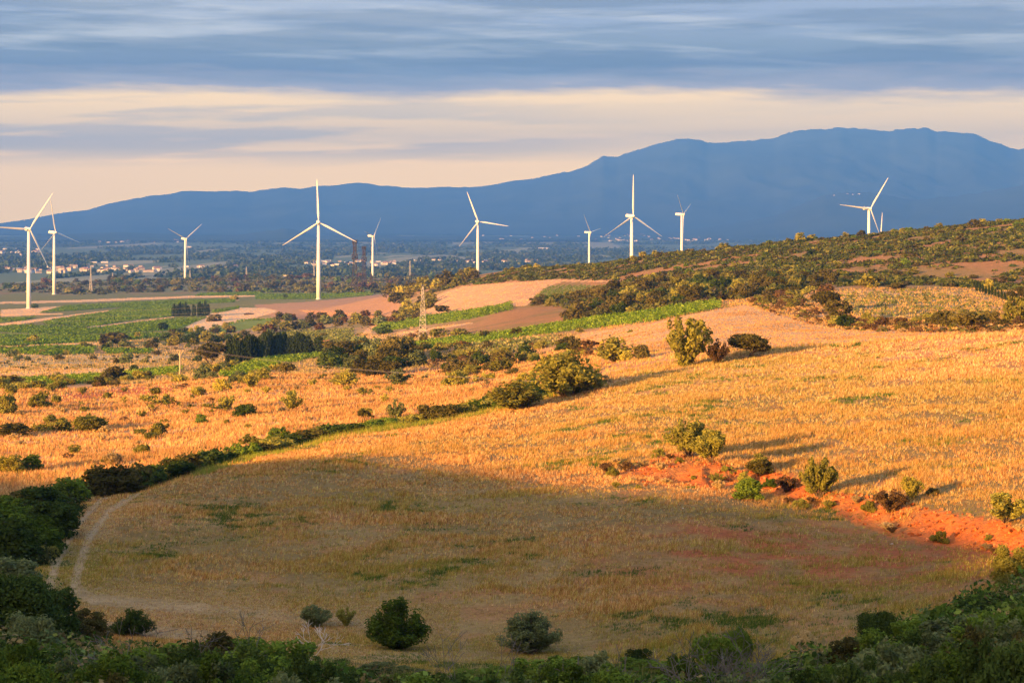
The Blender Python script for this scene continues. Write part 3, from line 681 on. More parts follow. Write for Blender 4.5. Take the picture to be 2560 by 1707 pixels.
town(1480, 1850, 588, 604, 75, 0.15, "the large distant town behind the tallest hill turbine", 'buildings of the distant town', 6, 1.5)
town(1190, 1460, 578.5+8, 600, 14, 0.4, "the distant settlement left of the large town", 'buildings of the distant settlement', 7, 1.6)
town(1990, 2200, 590, 604, 22, 0.3, "the distant suburb behind the right ridge", 'buildings of the distant suburb', 8, 1.5)
town(0, 95, 622, 640, 16, 0.5, "the far left settlement below the mountains", 'buildings of the far left settlement', 9, 1.6)
town(235, 345, 604, 609, 7, 0.5, "the far settlement beyond the woods, left", 'buildings of the far woods settlement', 10, 1.5)
town(385, 450, 602, 607, 8, 0.2, "the far settlement behind the lone small turbine", 'buildings behind the lone turbine', 11, 1.5)
for i, (u, v, w_) in enumerate([(47, 676, 36), (78, 657, 24), (235, 656, 16), (262, 656, 18), (870, 658, 22), (470, 618, 18), (1660, 640, 16), (1360, 622, 28)]):
    x, y, z = hit(u, v+1.5, 3400); o = link('warehouse', SM[0], None, (x, y, z)); s = w_/F*y/34; o.scale = (s, s, min(s, 1.3))
    tag(o, ["long white warehouse at the left village edge behind the leftmost turbine tower", "white shed in the woods crossing behind the leftmost turbine tower", "pale shed in the dark woods above the second village, left of its twin", "white shed in the dark woods above the second village, right of its twin", "large white building directly left of the dark pylons in the village", "white shed among far fields close right of the lone turbine's rotor", "pale farm shed in the woods between the two big hill turbines", "pale group farm in the woods left of the small side-on turbine"][i], 'warehouse')
for i, (u, v) in enumerate([(2085,488),(2118,484),(2132,486),(2148,485),(2135,497),(2160,502),(2070,512),(2150,508),(2165,506),(2180,507),(2060,514),(2044,517),(2110,500),(2040,530),(2100,493),(2190,512),(2020,520),(2145,515)]):
    y = 16900.0; z = (HV-v)/F*y; x = (u-CU)/F*y
    o = link('house', HM[i % 4], None, (x, y, z-3)); o.scale = (1.2, 1.0, .7); o.rotation_euler.z = (i*7 % 5-2)*.15
    tag(o, "tiny pale house in the hill village on the foothill beside the right turbine", 'house', 'houses of the hill village')
# the small farmhouse on the scrub ridge and the ruin by the cypresses
x, y, z = hit(713, 697); fh = bpy.data.objects.new('farmhouse', None); sc.collection.objects.link(fh); fh.location = (x, y, z); tag(fh, "small cream gabled farmhouse on the far scrub ridge", 'house')
mb = MB(); mb.box((0, 0, 1.6), (7, 6, 5)); mb.add([(-3.5, -3, 4.1), (3.5, -3, 4.1), (0, -3, 6.0), (-3.5, 3, 4.1), (3.5, 3, 4.1), (0, 3, 6.0)], [(0, 1, 2), (5, 4, 3)]); link('wall', mb.mesh('wall', M['wall']), fh)
mb = MB(); mb.add([(-3.9, -3.3, 3.9), (0, -3.3, 6.05), (0, 3.3, 6.05), (-3.9, 3.3, 3.9)], [(0, 1, 2, 3)]); mb.add([(3.9, -3.3, 3.9), (0, -3.3, 6.05), (0, 3.3, 6.05), (3.9, 3.3, 3.9)], [(3, 2, 1, 0)]); link('roof', mb.mesh('roof', M['roof']), fh)
mb = MB(); mb.box((-1.5, -3.03, 2), (1.1, .1, 1.3)); link('window', mb.mesh('window', M['window']), fh)
mb = MB(); mb.box((1.5, -3.03, 1), (1.2, .1, 2.4)); link('door', mb.mesh('door', M['wood']), fh)

def rock_mesh(seed, flat=0.7):
    r = rs(seed); import bmesh
    bm = bmesh.new(); bmesh.ops.create_icosphere(bm, subdivisions=2, radius=0.5)
    for v in bm.verts:
        p = v.co; k = 1+0.5*(float(fbm(np.array([p.x*3+seed]), np.array([p.y*3+p.z*4]), 3, seed)[0])-.5)*2; v.co = Vector((p.x*k, p.y*k, p.z*k*flat+.12))
    me = bpy.data.meshes.new('rock'); bm.to_mesh(me); bm.free(); return me
ROCKS = [rock_mesh(s) for s in (3, 8, 15)]
def rock(u, v, wpx, mt, lab, name='rock', cat='rock', grp=None, hf=.7, k=0):
    x, y, z = hit(u, v); me = ROCKS[k % 3].copy(); me.materials.append(mt); o = link(name, me, None, (x, y, z-.05)); w = wpx/F*y; o.scale = (w, w*.8, w*hf); tag(o, lab, cat, grp); return o
rock(1829, 1250, 13, M['redrock'], "orange-red boulder left of the green mound shrub below the red bank")
rock(1707, 1275, 9, M['palerock'], "small pale stone in the shaded stubble below the red bank", k=1)
rock(2229, 1361, 11, M['palerock'], "white stone in the shaded grass beneath the right end of the red bank", k=2)
rock(1695, 1605, 9, M['redrock'], "small red stone at the foot of the shaded field above the bare bush", k=1)
rock(808, 1386, 10, M['redrock'], "small red stone alone in the middle of the shaded stubble")
rock(622, 787, 27, M['manure'], "dark heap of earth lying on the pale dirt field", 'earth_heap', 'heap', None, .35)
rock(816, 858, 22, M['redrock'], "collapsed reddish stone hut beside the lone cypress", 'stone_ruin', 'ruin', None, .75, 2)
rock(85, 1318, 26, M['palerock'], "pile of pale field stones between the dark shrubs at the left edge", 'stone_pile', 'stones', None, .8, 1)
r = rs(77)
for i in range(16): rock(r.uniform(1905, 1965), r.uniform(668, 684), r.uniform(6, 13), M['palerock'], "pale rock of the outcrop among scrub halfway up the hill", grp='rocks of the hillside outcrop', k=i)

# ------------------------------------------------------------------ foliage
def leafcloud(r, n, blobs, size, asp=1.7, shell=.55, up=0.0, rnd=.7):
    B = np.array(blobs, float); wgt = (B[:, 3]*B[:, 4]*B[:, 5])**(2/3); wgt /= wgt.sum(); ix = r.choice(len(B), n, p=wgt)
    d = r.normal(size=(n, 3)); d /= np.linalg.norm(d, axis=1)[:, None]
    q = (shell**3+(1-shell**3)*r.rand(n))**(1/3.0); q *= 1+r.normal(size=n)*.06+(r.rand(n) < .2)*np.abs(r.normal(size=n))*.30
    P = B[ix, :3]+d*B[ix, 3:6]*q[:, None]; P[:, 2] = np.abs(P[:, 2])
    nr = d+r.normal(size=(n, 3))*rnd; nr /= np.linalg.norm(nr, axis=1)[:, None]
    t = r.normal(size=(n, 3)); t[:, 2] += up; t -= nr*np.sum(t*nr, 1)[:, None]; t /= np.linalg.norm(t, axis=1)[:, None]+1e-9
    b = np.cross(nr, t); s = size*(.6+.8*r.rand(n))[:, None]
    V = np.stack([P-t*s*asp/2, P+b*s*.42, P+t*s*asp/2, P-b*s*.42], 1).reshape(-1, 3)
    c = np.repeat(np.clip(.5+.28*r.normal(size=n), 0, 1), 4); tone = np.repeat(r.rand(len(B))[ix], 4)
    return V, np.arange(4*n).reshape(-1, 4), np.clip(.6*c+.5*tone-.1, 0, 1)
def blobs_round(r, k=11, h=1.0):
    out = [(0, 0, .38*h, .27, .27, .36*h)]; ax = r.uniform(.85, 1.1, 8)
    for i in range(int(k*2.6)):
        a = r.uniform(0, 2*math.pi); z = r.uniform(.08, .86)*h; s = r.uniform(.075, .165)*(1.1-.35*z/h)
        q = (.40*math.sqrt(max(.06, 1-(z/h)**2.2))-s*.35)*ax[int(a/6.2832*8) % 8]*r.uniform(.8, 1.08); out.append((math.cos(a)*q, math.sin(a)*q, z, s, s, s*r.uniform(.75, 1.15)))
    return out
def branches(r, n, H, spread, depth, r0, lean=0.0, start=0.0):
    segs = []; tips = []
    def grow(p, d, L, rad, k):
        pts = [p]; 
        for j in range(3):
            d = (d+Vector(r.normal(size=3)*.16)).normalized(); p = p+d*L/3; pts.append(p)
        segs.append((pts, [rad, rad*.85, rad*.7, rad*.55]))
        if k == 0: tips.append(p); return
        for j in range(r.randint(2, 4)):
            nd = (d+Vector(r.normal(size=3)*spread)).normalized(); nd.z = abs(nd.z)*.8+.1; grow(p, nd.normalized(), L*r.uniform(.6, .85), rad*.55, k-1)
    for i in range(n):
        a = 2*math.pi*i/n+r.uniform(-.4, .4); d = Vector((math.cos(a)*spread+lean, math.sin(a)*spread, 1)).normalized(); grow(Vector((0, 0, start)), d, H, r0, depth)
    return segs, tips
def stem_mesh(segs, m, n=5):
    mb = MB()
    for pts, rad in segs: mb.tube(pts, rad, n, cap=False)
    return mb.mesh('stem', m, True)
KINDS = {}
LOD = {0: (13000, .026), 1: (5200, .040), 2: (1500, .066), 3: (420, .12)}
def variants(kind, m, lod):
    key = (kind, m, lod)
    if key in KINDS: return KINDS[key]
    nl, sz = LOD[lod]; out = []; r = rs(abs(hash_str(kind+m))+lod)
    for i in range(3 if lod < 3 else 4):
        up = 0.0; extra = []
        if kind == 'round': bl = blobs_round(r, 11); up = .5
        elif kind == 'dome':
            bl = [(0, 0, .36, .33, .33, .38)]
            for _ in range(60):
                a = r.uniform(0, 6.283); zz = r.rand()**.8; q = .42*math.sqrt(1-(zz*.95)**2)*(1 if zz > .25 else .8+.8*zz)
                bl.append((math.cos(a)*q, math.sin(a)*q, .06+zz*.78, .07, .07, r.uniform(.05, .11)))
            up = 1.2
        elif kind == 'low': bl = [(x, y, z*.9, a, b, c) for x, y, z, a, b, c in blobs_round(r, 9, .9)]
        elif kind == 'broom':
            bl = [(0, 0, .5, .33, .33, .45)]+[(r.uniform(-.3, .3), r.uniform(-.3, .3), r.uniform(.4, .85), .09, .09, .16) for _ in range(14)]; up = 2.6
        elif kind == 'oak':
            bl = [(0, 0, .6, .3, .3, .28)]+[(math.cos(a)*r.uniform(.15, .34), math.sin(a)*r.uniform(.15, .34), r.uniform(.38, .8), .17, .17, .15) for a in r.uniform(0, 6.28, 12)]
        elif kind == 'umbrella':
            bl = [(math.cos(a)*q, math.sin(a)*q, .78-.5*q*q, .15, .15, .12) for a, q in zip(r.uniform(0, 6.28, 16), r.uniform(0, .4, 16))]+[(-.42, 0, .3, .1, .12, .25), (.42, 0, .28, .1, .12, .22)]
        elif kind in ('spray', 'crown_spray', 'fan'):
            bl = []; f0 = .12 if kind == 'spray' else .42
            for _ in range(58 if kind == 'fan' else 24):
                a = r.uniform(0, 6.283); q = .42*r.rand()**.5; tz = (1-(.68 if kind == 'fan' else .45)*(q/.42)**2)*r.uniform(.84, 1.0)
                extra.append(([Vector((math.cos(a)*q*f**1.3, math.sin(a)*q*f**1.3, tz*f-.03)) for f in (0, .35, .7, 1)], [.012, .009, .006, .003]))
                for f in np.linspace(f0+r.uniform(0, .12), 1, 5): bl.append((math.cos(a)*q*f**1.3+r.normal()*.015, math.sin(a)*q*f**1.3+r.normal()*.015, tz*f, .05+.02*r.rand(), .05+.02*r.rand(), .085))
            up = 1.5
        elif kind == 'cypress':
            bl = [(r.uniform(-.05, .05), r.uniform(-.05, .05), z, .40*math.sin(math.pi*min(1, (z*.86+.12)))**.6, .40*math.sin(math.pi*min(1, (z*.86+.12)))**.6, .1) for z in np.linspace(.06, .93, 14)]; up = 2.5
        elif kind in ('airy', 'vase'):
            sg, tp = branches(r, 6, .30, .55 if kind == 'airy' else .42, 2, .022); mz = max(p.z for p in tp); mx = max(max(abs(p.x), abs(p.y)) for p in tp)
            fx, fz = .43/mx, .9/mz
            sg = [([Vector((p.x*fx, p.y*fx, p.z*fz)) for p in pts], rad) for pts, rad in sg]
            bl = [(p.x*fx, p.y*fx, p.z*fz, .075, .075, .07) for p in tp]
            if kind == 'vase': bl += [(p.x*fx*.7, p.y*fx*.7, p.z*fz*.8, .1, .1, .09) for p in tp[::2]]
            extra = sg; up = .6
        V, Fa, c = leafcloud(r, nl if kind not in ('airy',) else int(nl*.7), bl, sz*(.8 if kind == 'airy' else 1), asp=2.6 if kind == 'broom' else 1.7, up=up, shell=.35 if kind in ('airy', 'vase') else .72)
        if True:
            fx = .5/np.percentile(np.abs(V[:, :2]), 98.5); V[:, :2] *= fx; V[:, 2] *= 1/np.percentile(V[:, 2], 99.6)
            extra = [([Vector((p.x*fx, p.y*fx, p.z)) for p in pts], rad) for pts, rad in extra]
        fm = mesh_np('foliage', V, Fa, M[m], col=c)
        stm = None
        if lod < 3:
            if extra: segs = extra
            elif kind in ('oak', 'umbrella'): segs, _ = branches(r, 3, .28, .5, 1, .03)
            elif kind == 'cypress': segs = [([Vector((0, 0, -.03)), Vector((0, 0, .25)), Vector((0, 0, .5))], [.06, .04, .02])]
            else: segs, _ = branches(r, 5, .3, .6, 1, .014)
            stm = stem_mesh(segs, M['bark'])
        out.append((fm, stm))
    KINDS[key] = out; return out
def hash_str(s):
    h = 7
    for ch in s: h = (h*31+ord(ch)) % 99991
    return h
RP = rs(5)
NM = {'fan': 'feathery_bush', 'dome': 'shrub', 'spray': 'feathery_bush', 'crown_spray': 'small_tree', 'round': 'shrub', 'low': 'low_shrub', 'broom': 'broom_bush', 'oak': 'holm_oak', 'umbrella': 'holm_oak', 'cypress': 'cypress_tree', 'airy': 'small_tree', 'vase': 'small_tree'}
CT = {'fan': 'bush', 'dome': 'shrub', 'spray': 'bush', 'crown_spray': 'tree', 'round': 'shrub', 'low': 'shrub', 'broom': 'bush', 'oak': 'oak tree', 'umbrella': 'oak tree', 'cypress': 'cypress', 'airy': 'tree', 'vase': 'tree'}
def plant(kind, m, x, y, z, w, h, lab, grp=None, lod=None, name=None):
    if lod is None: lod = 0 if y < 105 else 1 if y < 300 else 2 if y < 620 else 3
    vs = variants(kind, m, lod); fm, stm = vs[RP.randint(len(vs))]; nm = name or NM[kind]
    if stm is None:
        o = link(nm, fm, None, (x, y, z-.04*h)); o.scale = (w, w*RP.uniform(.85, 1.1), h); o.rotation_euler.z = RP.uniform(0, 6.28)
    else:
        o = bpy.data.objects.new(nm, None); sc.collection.objects.link(o); o.location = (x, y, z-.04*h); o.scale = (w, w, h); o.rotation_euler.z = RP.uniform(0, 6.28)
        link('crown' if kind in ('oak', 'umbrella', 'cypress', 'airy', 'vase') else 'foliage', fm, o); link('trunk' if kind in ('oak', 'umbrella', 'cypress') else 'stem', stm, o)
    tag(o, lab, CT[kind], grp); return o
def P(x2, y2, w2, h2, kind, m, lab, grp=None, D=None, lod=None):
    """a notable plant: centre column, foot row, width and height read off the photograph (2352-px wide view)"""
    u, v = x2*K, y2*K
    if D: y = D; x = (u-CU)/F*D; z = float(hgt(x, y))
    else: x, y, z = hit(u, v)
    plant(kind, m, x, y, z, w2*K/F*y*1.08, h2*K/F*y*1.08, lab, grp, lod)
# --- named plants, middle field (mid-left)
for a in [
 (90,937,46,30,'round','olive',"olive-green round shrub under the red earth bank at the left"),
 (14,955,44,46,'round','olive',"yellow-green shrub cut by the left edge below the dark oak"),
 (126,992,70,34,'low','olive',"wide olive shrub left of its paired shrub in the orange grass, far left"),
 (206,992,70,34,'broom','olive',"wide olive shrub right of its paired shrub in the orange grass, far left"),
 (30,1005,80,28,'low','oak',"dark flattened thicket at the left edge in the orange grass"),
 (350,950,60,42,'airy','olive',"thin feathery bush in the middle of the orange grass slope"),
 (388,940,40,34,'airy','yellow',"pale feathery bush touching the right of the thin bush on the orange slope"),
 (522,948,34,36,'spray','olive',"small upright bush above a dark low shrub, left of centre on the orange slope"),
 (561,958,54,28,'low','dark',"dark green low shrub right of the small upright bush on the orange slope"),
 (485,955,42,26,'airy','olive',"sparse bush left of the small upright bush on the orange slope"),
 (462,975,28,22,'round','green',"tiny dark round shrub below the sparse bush on the orange slope"),
 (669,943,44,42,'spray','olive',"stacked olive shrub standing alone in pale grass, left of centre"),
 (909,966,38,44,'spray','silver',"pale upright olive shrub alone in pale grass, right part of the slope"),
 (640,1036,60,50,'dome','green',"large dark green round shrub on the hedge line"),
 (578,1036,48,36,'vase','olive',"yellow-green shrub just left of the large round shrub on the hedge line"),
 (791,888,56,38,'fan','yellow',"domed yellow-green broom bush standing in front of the dark thicket"),
 (913,886,48,38,'spray','silver',"silvery bush right of the domed broom, below the dark thicket"),
 (578,893,40,34,'spray','yellow',"sunlit yellow bush right of the wooden pole"),
 (511,899,38,28,'round','yellow',"squat yellow-green bush nearest the right of the wooden pole"),
 (838,915,34,24,'airy','olive',"small sparse bush in dry grass below the silvery bush"),
 (836,970,40,30,'airy','oak',"brownish scraggy shrub at the edge of the long hedge"),
 (1046,888,56,34,'round','olive',"wide olive shrub in dry grass left of the tree cluster"),
 (1115,896,46,38,'airy','olive',"feathery green bush beside the wide olive shrub"),
 (260,1070,38,28,'broom','straw',"pale grassy bush near the bottom of the orange slope"),
 (24,1090,62,42,'round','yellow',"pale yellow-green shrub at the left edge just above the dark hedge"),
 (72,1086,46,38,'round','green',"dark green shrub beside the pale one at the left edge above the hedge"),
 (346,1012,30,16,'broom','olive',"low tuft-like bush in the lower middle of the orange slope"),
 (455,910,30,20,'broom','yellow',"bright low bush in pale grass left of the wooden pole's foot"),
 (1185,940,116,62,'fan','olive',"broad olive shrub at the field edge, left of the biggest round tree"),
 (1300,910,136,94,'fan','olive',"biggest round olive-brown bush on the field edge near the centre"),
 (1262,880,56,60,'spray','yellow',"pale yellow crown growing out of the left side of the biggest round bush"),
 (1210,905,52,48,'round','yellow',"sunlit yellow bush behind the broad olive shrub"),
 (1222,915,44,40,'round','green',"dark green clump between the broad olive shrub and the biggest bush"),
 (1352,890,56,38,'round','green',"bright green bush behind the right side of the biggest round bush"),
 (1380,888,46,30,'airy','straw',"pale dry bush against the right side of the biggest round bush"),
 (1413,832,80,54,'fan','olive',"big domed bush standing alone in front of the beige stubble field"),
 (1440,828,28,22,'round','yellow',"small bright bush at the right foot of the big domed bush"),
 (1475,826,46,30,'round','oak',"small dark-shadowed bush between the domed bush and the tall feathery tree"),
 (1572,842,100,106,'spray','olive',"tall feathery yellow-green tree with many thin upright stems"),
 (1600,812,34,36,'round','dark',"dark green bush behind the foot of the tall feathery tree"),
 (1646,835,46,50,'spray','brown',"small brown upright bush right of the tall feathery tree"),
 (1724,822,88,50,'oak','oak',"arching holm oak with an open umbrella crown before the beige field"),
 (1320,815,36,40,'round','oak',"dark bushy shrub at the left end of the beige stubble field"),
 (1352,815,48,32,'airy','brown',"reddish leafless shrub beside the stubble field's left end"),
 (1899,716,56,46,'oak','oak',"upper holm oak of the trio on the low bank"),
 (1926,737,60,46,'round','oak',"large round holm oak bush in the middle of the trio on the low bank"),
 (1942,752,44,26,'round','dark',"lowest dark green bush of the trio on the low bank"),
 (2164,756,58,40,'oak','oak',"left one of the three dark oaks below the oval vineyard"),
 (2224,762,76,46,'oak','oak',"largest, middle one of the three dark oaks below the oval vineyard"),
 (2279,746,36,30,'oak','oak',"right, smallest of the three dark oaks below the oval vineyard"),
 (2332,745,56,62,'round','olive',"olive-brown bush at the right edge beside the oval vineyard"),
 (480,838,64,50,'oak','oak',"grey-brown oak left of the cypress row"),
 (20,893,52,30,'round','oak',"dark oak at the left edge beside the green vine strip"),
 (2060,664,42,14,'low','oak',"flat dark thicket at the top edge of the oval vineyard"),
 (1995,662,46,28,'round','yellow',"bright yellow-green bush at the top left of the oval vineyard"),
 (2272,665,20,24,'round','yellow',"small bright bush on the path above the oval vineyard"),
 (1015,724,34,22,'oak','oak',"dark double-crowned oak at the lower edge of the big ploughed field"),
 (933,737,38,28,'dome','olive',"bright domed olive tree left of the nearest pale pylon"),
 (958,735,24,20,'round','oak',"darker shrub directly right of the bright domed tree by the pylon"),
 (882,768,40,20,'round','dark',"dark round bush in the left tip of the upper vine strip"),
 (1098,852+0,46,24,'round','olive',"pale bush at the right of the nearest pylon foot") if False else (1011,775,46,18,'round','olive',"low olive bush right of the nearest pylon foot"),
 (1053,770,42,16,'round','olive',"second low olive bush further right of the nearest pylon foot"),
 (973,790,20,24,'round','oak',"dark bush behind the foot of the nearest pylon"),
 (603,870,28,26,'oak','oak',"small round-headed tree by the vine strip under the thicket") if False else (660,862,34,30,'oak','oak',"small round-headed tree at the left end of the dark thicket"),
 (600,872,58,26,'round','olive',"wide pale olive bush below the round-headed tree, left of the thicket"),
 (270,790,50,26,'oak','oak',"large dark oak cluster in the middle of the left farmland"),
 (238,792,26,22,'round','oak',"dark bush left of the oak cluster in the left farmland"),
 (348,800,26,18,'round','oak',"dark bush right of the oak cluster in the left farmland"),
 (375,762,26,20,'oak','dark',"dark green tree at the lower edge of the left vineyards"),
 (75,788,30,16,'round','olive',"olive bush on the verge of the lowest left vineyard"),
 (308,852,20,12,'round','dark',"small dark bush on the rim of the pale meadow"),
 (80,708,16,10,'round','dark',"dark bush at the foot of the leftmost turbine"),
 (150,1200,60,80,'round','green',"") if False else (655,686,12,10,'round','green',"lone small tree left of the tall turbine's foot"),
 ]: P(*a[:6], a[6])
# --- named plants on the near field
for a in [
 (1582,1050,86,80,'crown_spray','olive',"taller of the two small olive trees growing on the near field's sunlit bank"),
 (1634,1066,78,70,'crown_spray','olive',"shorter right one of the two small olive trees on the sunlit bank"),
 (1512,1072,32,36,'airy','olive',"sparse little bush left of the two small olive trees"),
 (1880,1162,72,88,'crown_spray','olive',"upright small olive tree on the red bank, right of the green mound"),
 (2092,1148,46,50,'spray','yellow',"yellow-green bush on top of the red bank, towards the right"),
 (1722,1145,66,44,'low','green',"bright green mound-shaped shrub on the shadow line below the bank"),
 (1768,1118,28,18,'low','green',"small green tuft shrub touching the green mound's upper right"),
 (1745,1086,52,28,'low','oak',"brown dry shrub above the green mound"),
 (1672,1102,34,28,'airy','olive',"thin green bush between the paired trees and the green mound"),
 (2046,1178,66,46,'spray','brown',"dark reddish-brown shrub on the red bank"),
 (2145,1140,32,16,'low','oak',"small dark low shrub right of the yellow-green bank bush"),
 (2308,1205,90,64,'crown_spray','olive',"wide sparse feathery tree on the bank near the right edge"),
 (2322,1352,84,92,'round','olive',"tall dark olive bush at the right edge under the bank"),
 (912,1490,124,108,'fan','green',"round deep green bush in the centre foreground beside a forked bare branch"),
 (1217,1503,116,90,'fan','silver',"grey-green feathery broom in the foreground right of the round green bush"),
 (1466,1545,70,52,'round','dark',"small dark green bush in the foreground right of the feathery broom"),
 (725,1445,60,46,'spray','silver',"thin grey bush with bare twigs left of the round green bush"),
 (795,1440,40,40,'spray','olive',"small green tuft bush between the thin grey bush and the round green bush"),
 (305,1460,84,58,'fan','dark',"dark rounded shrub on the track edge in the left foreground"),
 (200,1475,90,70,'round','oak',"dark brown-green shrub right of the big dark tree at the left"),
 ]: P(*a[:6], a[6])
# spindly young cypress
P(1884,1548,10,68,'cypress','cypress',"single thin young cypress among the right foreground scrub")
# dark trees, left edge
for i, (x2, y2, w2, h2, k_, m_, lab) in enumerate([
 (45,1500,190,175,'oak','dark',"big dark rounded tree at the left edge below the silver bush"),
 (112,1480,130,150,'round','dark',"dark rounded tree leaning out from the big dark tree, towards the track"),
 (30,1360,120,75,'round','silver',"silvery grey-green bush above the big dark tree at the left edge"),
 (70,1530,110,110,'broom','silver',"tall silver-leaved broom in front of the big dark tree"),
 (118,1235,110,78,'dome','dark',"dark domed shrub at the inner edge of the left scrub, beside the track"),
 (25,1298,120,95,'round','dark',"dark shrub at the left edge under the scrub hollow"),
 (80,1270,120,80,'round','green',"dark green shrub in the middle of the left scrub hollow"),
 (15,1225,110,75,'round','green',"green shrub at the left edge at the top of the scrub hollow"),
 (95,1185,100,66,'round','dark',"tall dark shrub where the hedge meets the left scrub"),
 (160,1158,86,56,'round','green',"green shrub at the hedge's left end"),
 (35,1185,100,56,'low','oak',"brownish low shrub at the top of the left scrub"),
 (110,1280,50,26,'low','olive',"small grassy mound shrub by the farm track")]):
    P(x2, y2, w2, h2, k_, m_, lab)
# long hedge along the far rim of the near field
HL = [(190,1128),(250,1112),(310,1102),(370,1094),(430,1082),(490,1068),(545,1052),(610,1044),(660,1030),(710,1018),(760,1010),(815,1002),(870,992),(925,980),(980,966),(1040,956),(1095,945),(1140,935),(1190,925),(1230,915)]
HL = np.array(HL)*K; r = rs(12); tt_ = 0.0
hm = ['dark', 'dark', 'green', 'oak', 'olive']
n = 62
for i in range(n):
    s = (i+r.uniform(-.3, .3))/n*(len(HL)-1); s = min(max(s, 0), len(HL)-1.001); j = int(s); u = HL[j, 0]*(1-s+j)+HL[j+1, 0]*(s-j)
    E = float(np.interp(u, UK, KD[8])); y = E+r.uniform(5, 13); x = (u-CU)/F*y; z = float(hgt(x, y))
    vt = (HL[j, 1]*(1-s+j)+HL[j+1, 1]*(s-j))-r.uniform(18, 40)*np.interp(u, [200, 700, 1350], [1.25, 1.0, .8]); h = max(2.0, (HV-vt)/F*y-z)
    plant('round' if r.rand() < .8 else 'broom', hm[r.randint(5)], x, y, z, r.uniform(3.4, 5.6), h, "dark bushy shrub merged into the long hedge beyond the near field", 'shrubs of the long hedge')
# cypress rows
r = rs(21)
for i in range(17):
    u = (528+i*11.2+r.uniform(-1, 1))*K; v = (836-i*1.25)*K; x, y, z = hit(u, v); hh = (61+6*math.sin(i*1.9)+r.uniform(-3, 3)-(8 if i > 10 else 0))*K/F*y
    plant('cypress', 'cypress', x, y, z, 27*K/F*y, hh, "dark cypress in the dense row beside the vine strip", 'cypresses of the dense row', lod=2)
P(732,813,24,40,'cypress','cypress',"lone pointed cypress at the right end of the dense cypress row", lod=2)
P(719,813,12,20,'cypress','cypress',"small cypress leaning on the lone pointed one", lod=2)
P(690,810,34,36,'round','green',"bright green round tree inside the right end of the cypress row", lod=2)
for i, (x2, h2) in enumerate([(399,28),(406,24),(413,30),(420,26),(426,32),(433,24),(445,26),(458,32),(464,28),(471,34),(477,26)]):
    P(x2, 727, 10, h2, 'cypress', 'cypress', "small dark cypress of the clump among the left vineyards", 'cypresses of the vineyard clump', lod=3)
for i in range(16):
    x2 = 2243+i*7.2; P(x2, 668+i*2.6, 6, 17+(i*5 % 7), 'cypress', 'cypress', "young thin cypress in the line descending at the right edge", 'cypresses of the right-hand line', lod=3)
for i, (x2, y2, w2, h2) in enumerate([(2325,700,24,30),(2345,690,20,30)]): P(x2, y2, w2, h2, 'oak', 'oak', ["dark tree amid the right-hand line of young cypresses", "dark tree at the right edge above the young cypresses"][i])

# --- scattered plants: world-uniform sampling inside a region outlined on the land
def sample(poly, n, d0, d1, seed, gap=0.0, tries=60):
    r = rs(seed); P_ = np.asarray(poly, float); m = n*tries
    u = r.uniform(P_[:, 0].min(), P_[:, 0].max(), m); y = np.sqrt(r.uniform(d0*d0, d1*d1, m)); x = (u-CU)/F*y
    z = hgt(x, y); v = HV-F*z/y; ok = inpoly(u, v, P_) & visible(u, y, 3.0); x, y, z = x[ok], y[ok], z[ok]; out = []
    if gap <= 0: return list(zip(x[:n], y[:n], z[:n]))
    cell = {}
    for a, b, c in zip(x, y, z):
        kx, ky = int(a//gap), int(b//gap)
        if any((a-p)**2+(b-q)**2 < gap*gap for i in (-1, 0, 1) for j in (-1, 0, 1) for p, q in cell.get((kx+i, ky+j), ())): continue
        cell.setdefault((kx, ky), []).append((a, b)); out.append((a, b, c))
        if len(out) >= n: break
    return out
def scatter(poly, n, d0, d1, seed, kinds, wr, hr, lab, grp, gap=2.0, lod=None, name=None):
    r = rs(seed+500); pts = sample(poly, n, d0, d1, seed, gap)
    for x, y, z in pts:
        k_, m_ = kinds[r.randint(len(kinds))]; w = r.uniform(*wr)*(1+.35*(r.rand() < .15))
        tone = {'yellow': 'yellow-green', 'olive': 'olive-green', 'oak': 'dark brown-green', 'dark': 'dark green', 'green': 'green', 'silver': 'silvery', 'brown': 'reddish-brown', 'straw': 'straw-coloured'}[m_]
        plant(k_, m_, x, y, z, w, w*r.uniform(*hr), tone+' '+lab, grp, lod, name)
BELT = [(1320,765),(1440,740),(1540,725),(1640,705),(1760,692),(1900,688),(2060,700),(2120,716),(2080,722),(1960,728),(1890,738),(1860,748),(1800,752),(1634,776),(1470,800),(1420,806),(1380,800),(1440,775),(1400,768)]
scatter(BELT, 170, 520, 860, 31, [('round','oak'),('oak','oak'),('round','oak'),('low','dark'),('round','olive')], (3.6,6.2), (.6,.8), "bush in the dense belt above the green vine strip", 'bushes of the dense belt', 2.9, 2, 'holm_oak_bush')
HILL = [(1000,735),(1100,690),(1280,662),(1440,656),(1600,640),(1760,618),(1920,600),(2100,584),(2240,570),(2560,540),(3000,512),(3000,715),(2560,730),(2330,715),(2120,716),(2060,700),(1900,688),(1760,692),(1600,708),(1420,698),(1280,704),(1150,715),(1080,735)]
HK = [('low','oak'),('low','olive'),('low','green'),('round','olive'),('round','oak'),('low','dark'),('low','green')]
scatter(HILL, 270, 620, 1240, 32, HK, (1.8,4.4), (.34,.52), "shrub scattered over the sunlit scrub hill", 'shrubs of the scrub hill', 3.0, 3, 'hill_shrub')
CREST = [(u, float(np.interp(u, [1000,1280,1600,1760,1920,2100,2240,2560],[735,668,645,625,607,590,577,547]))-4) for u in range(1080, 2600, 60)]
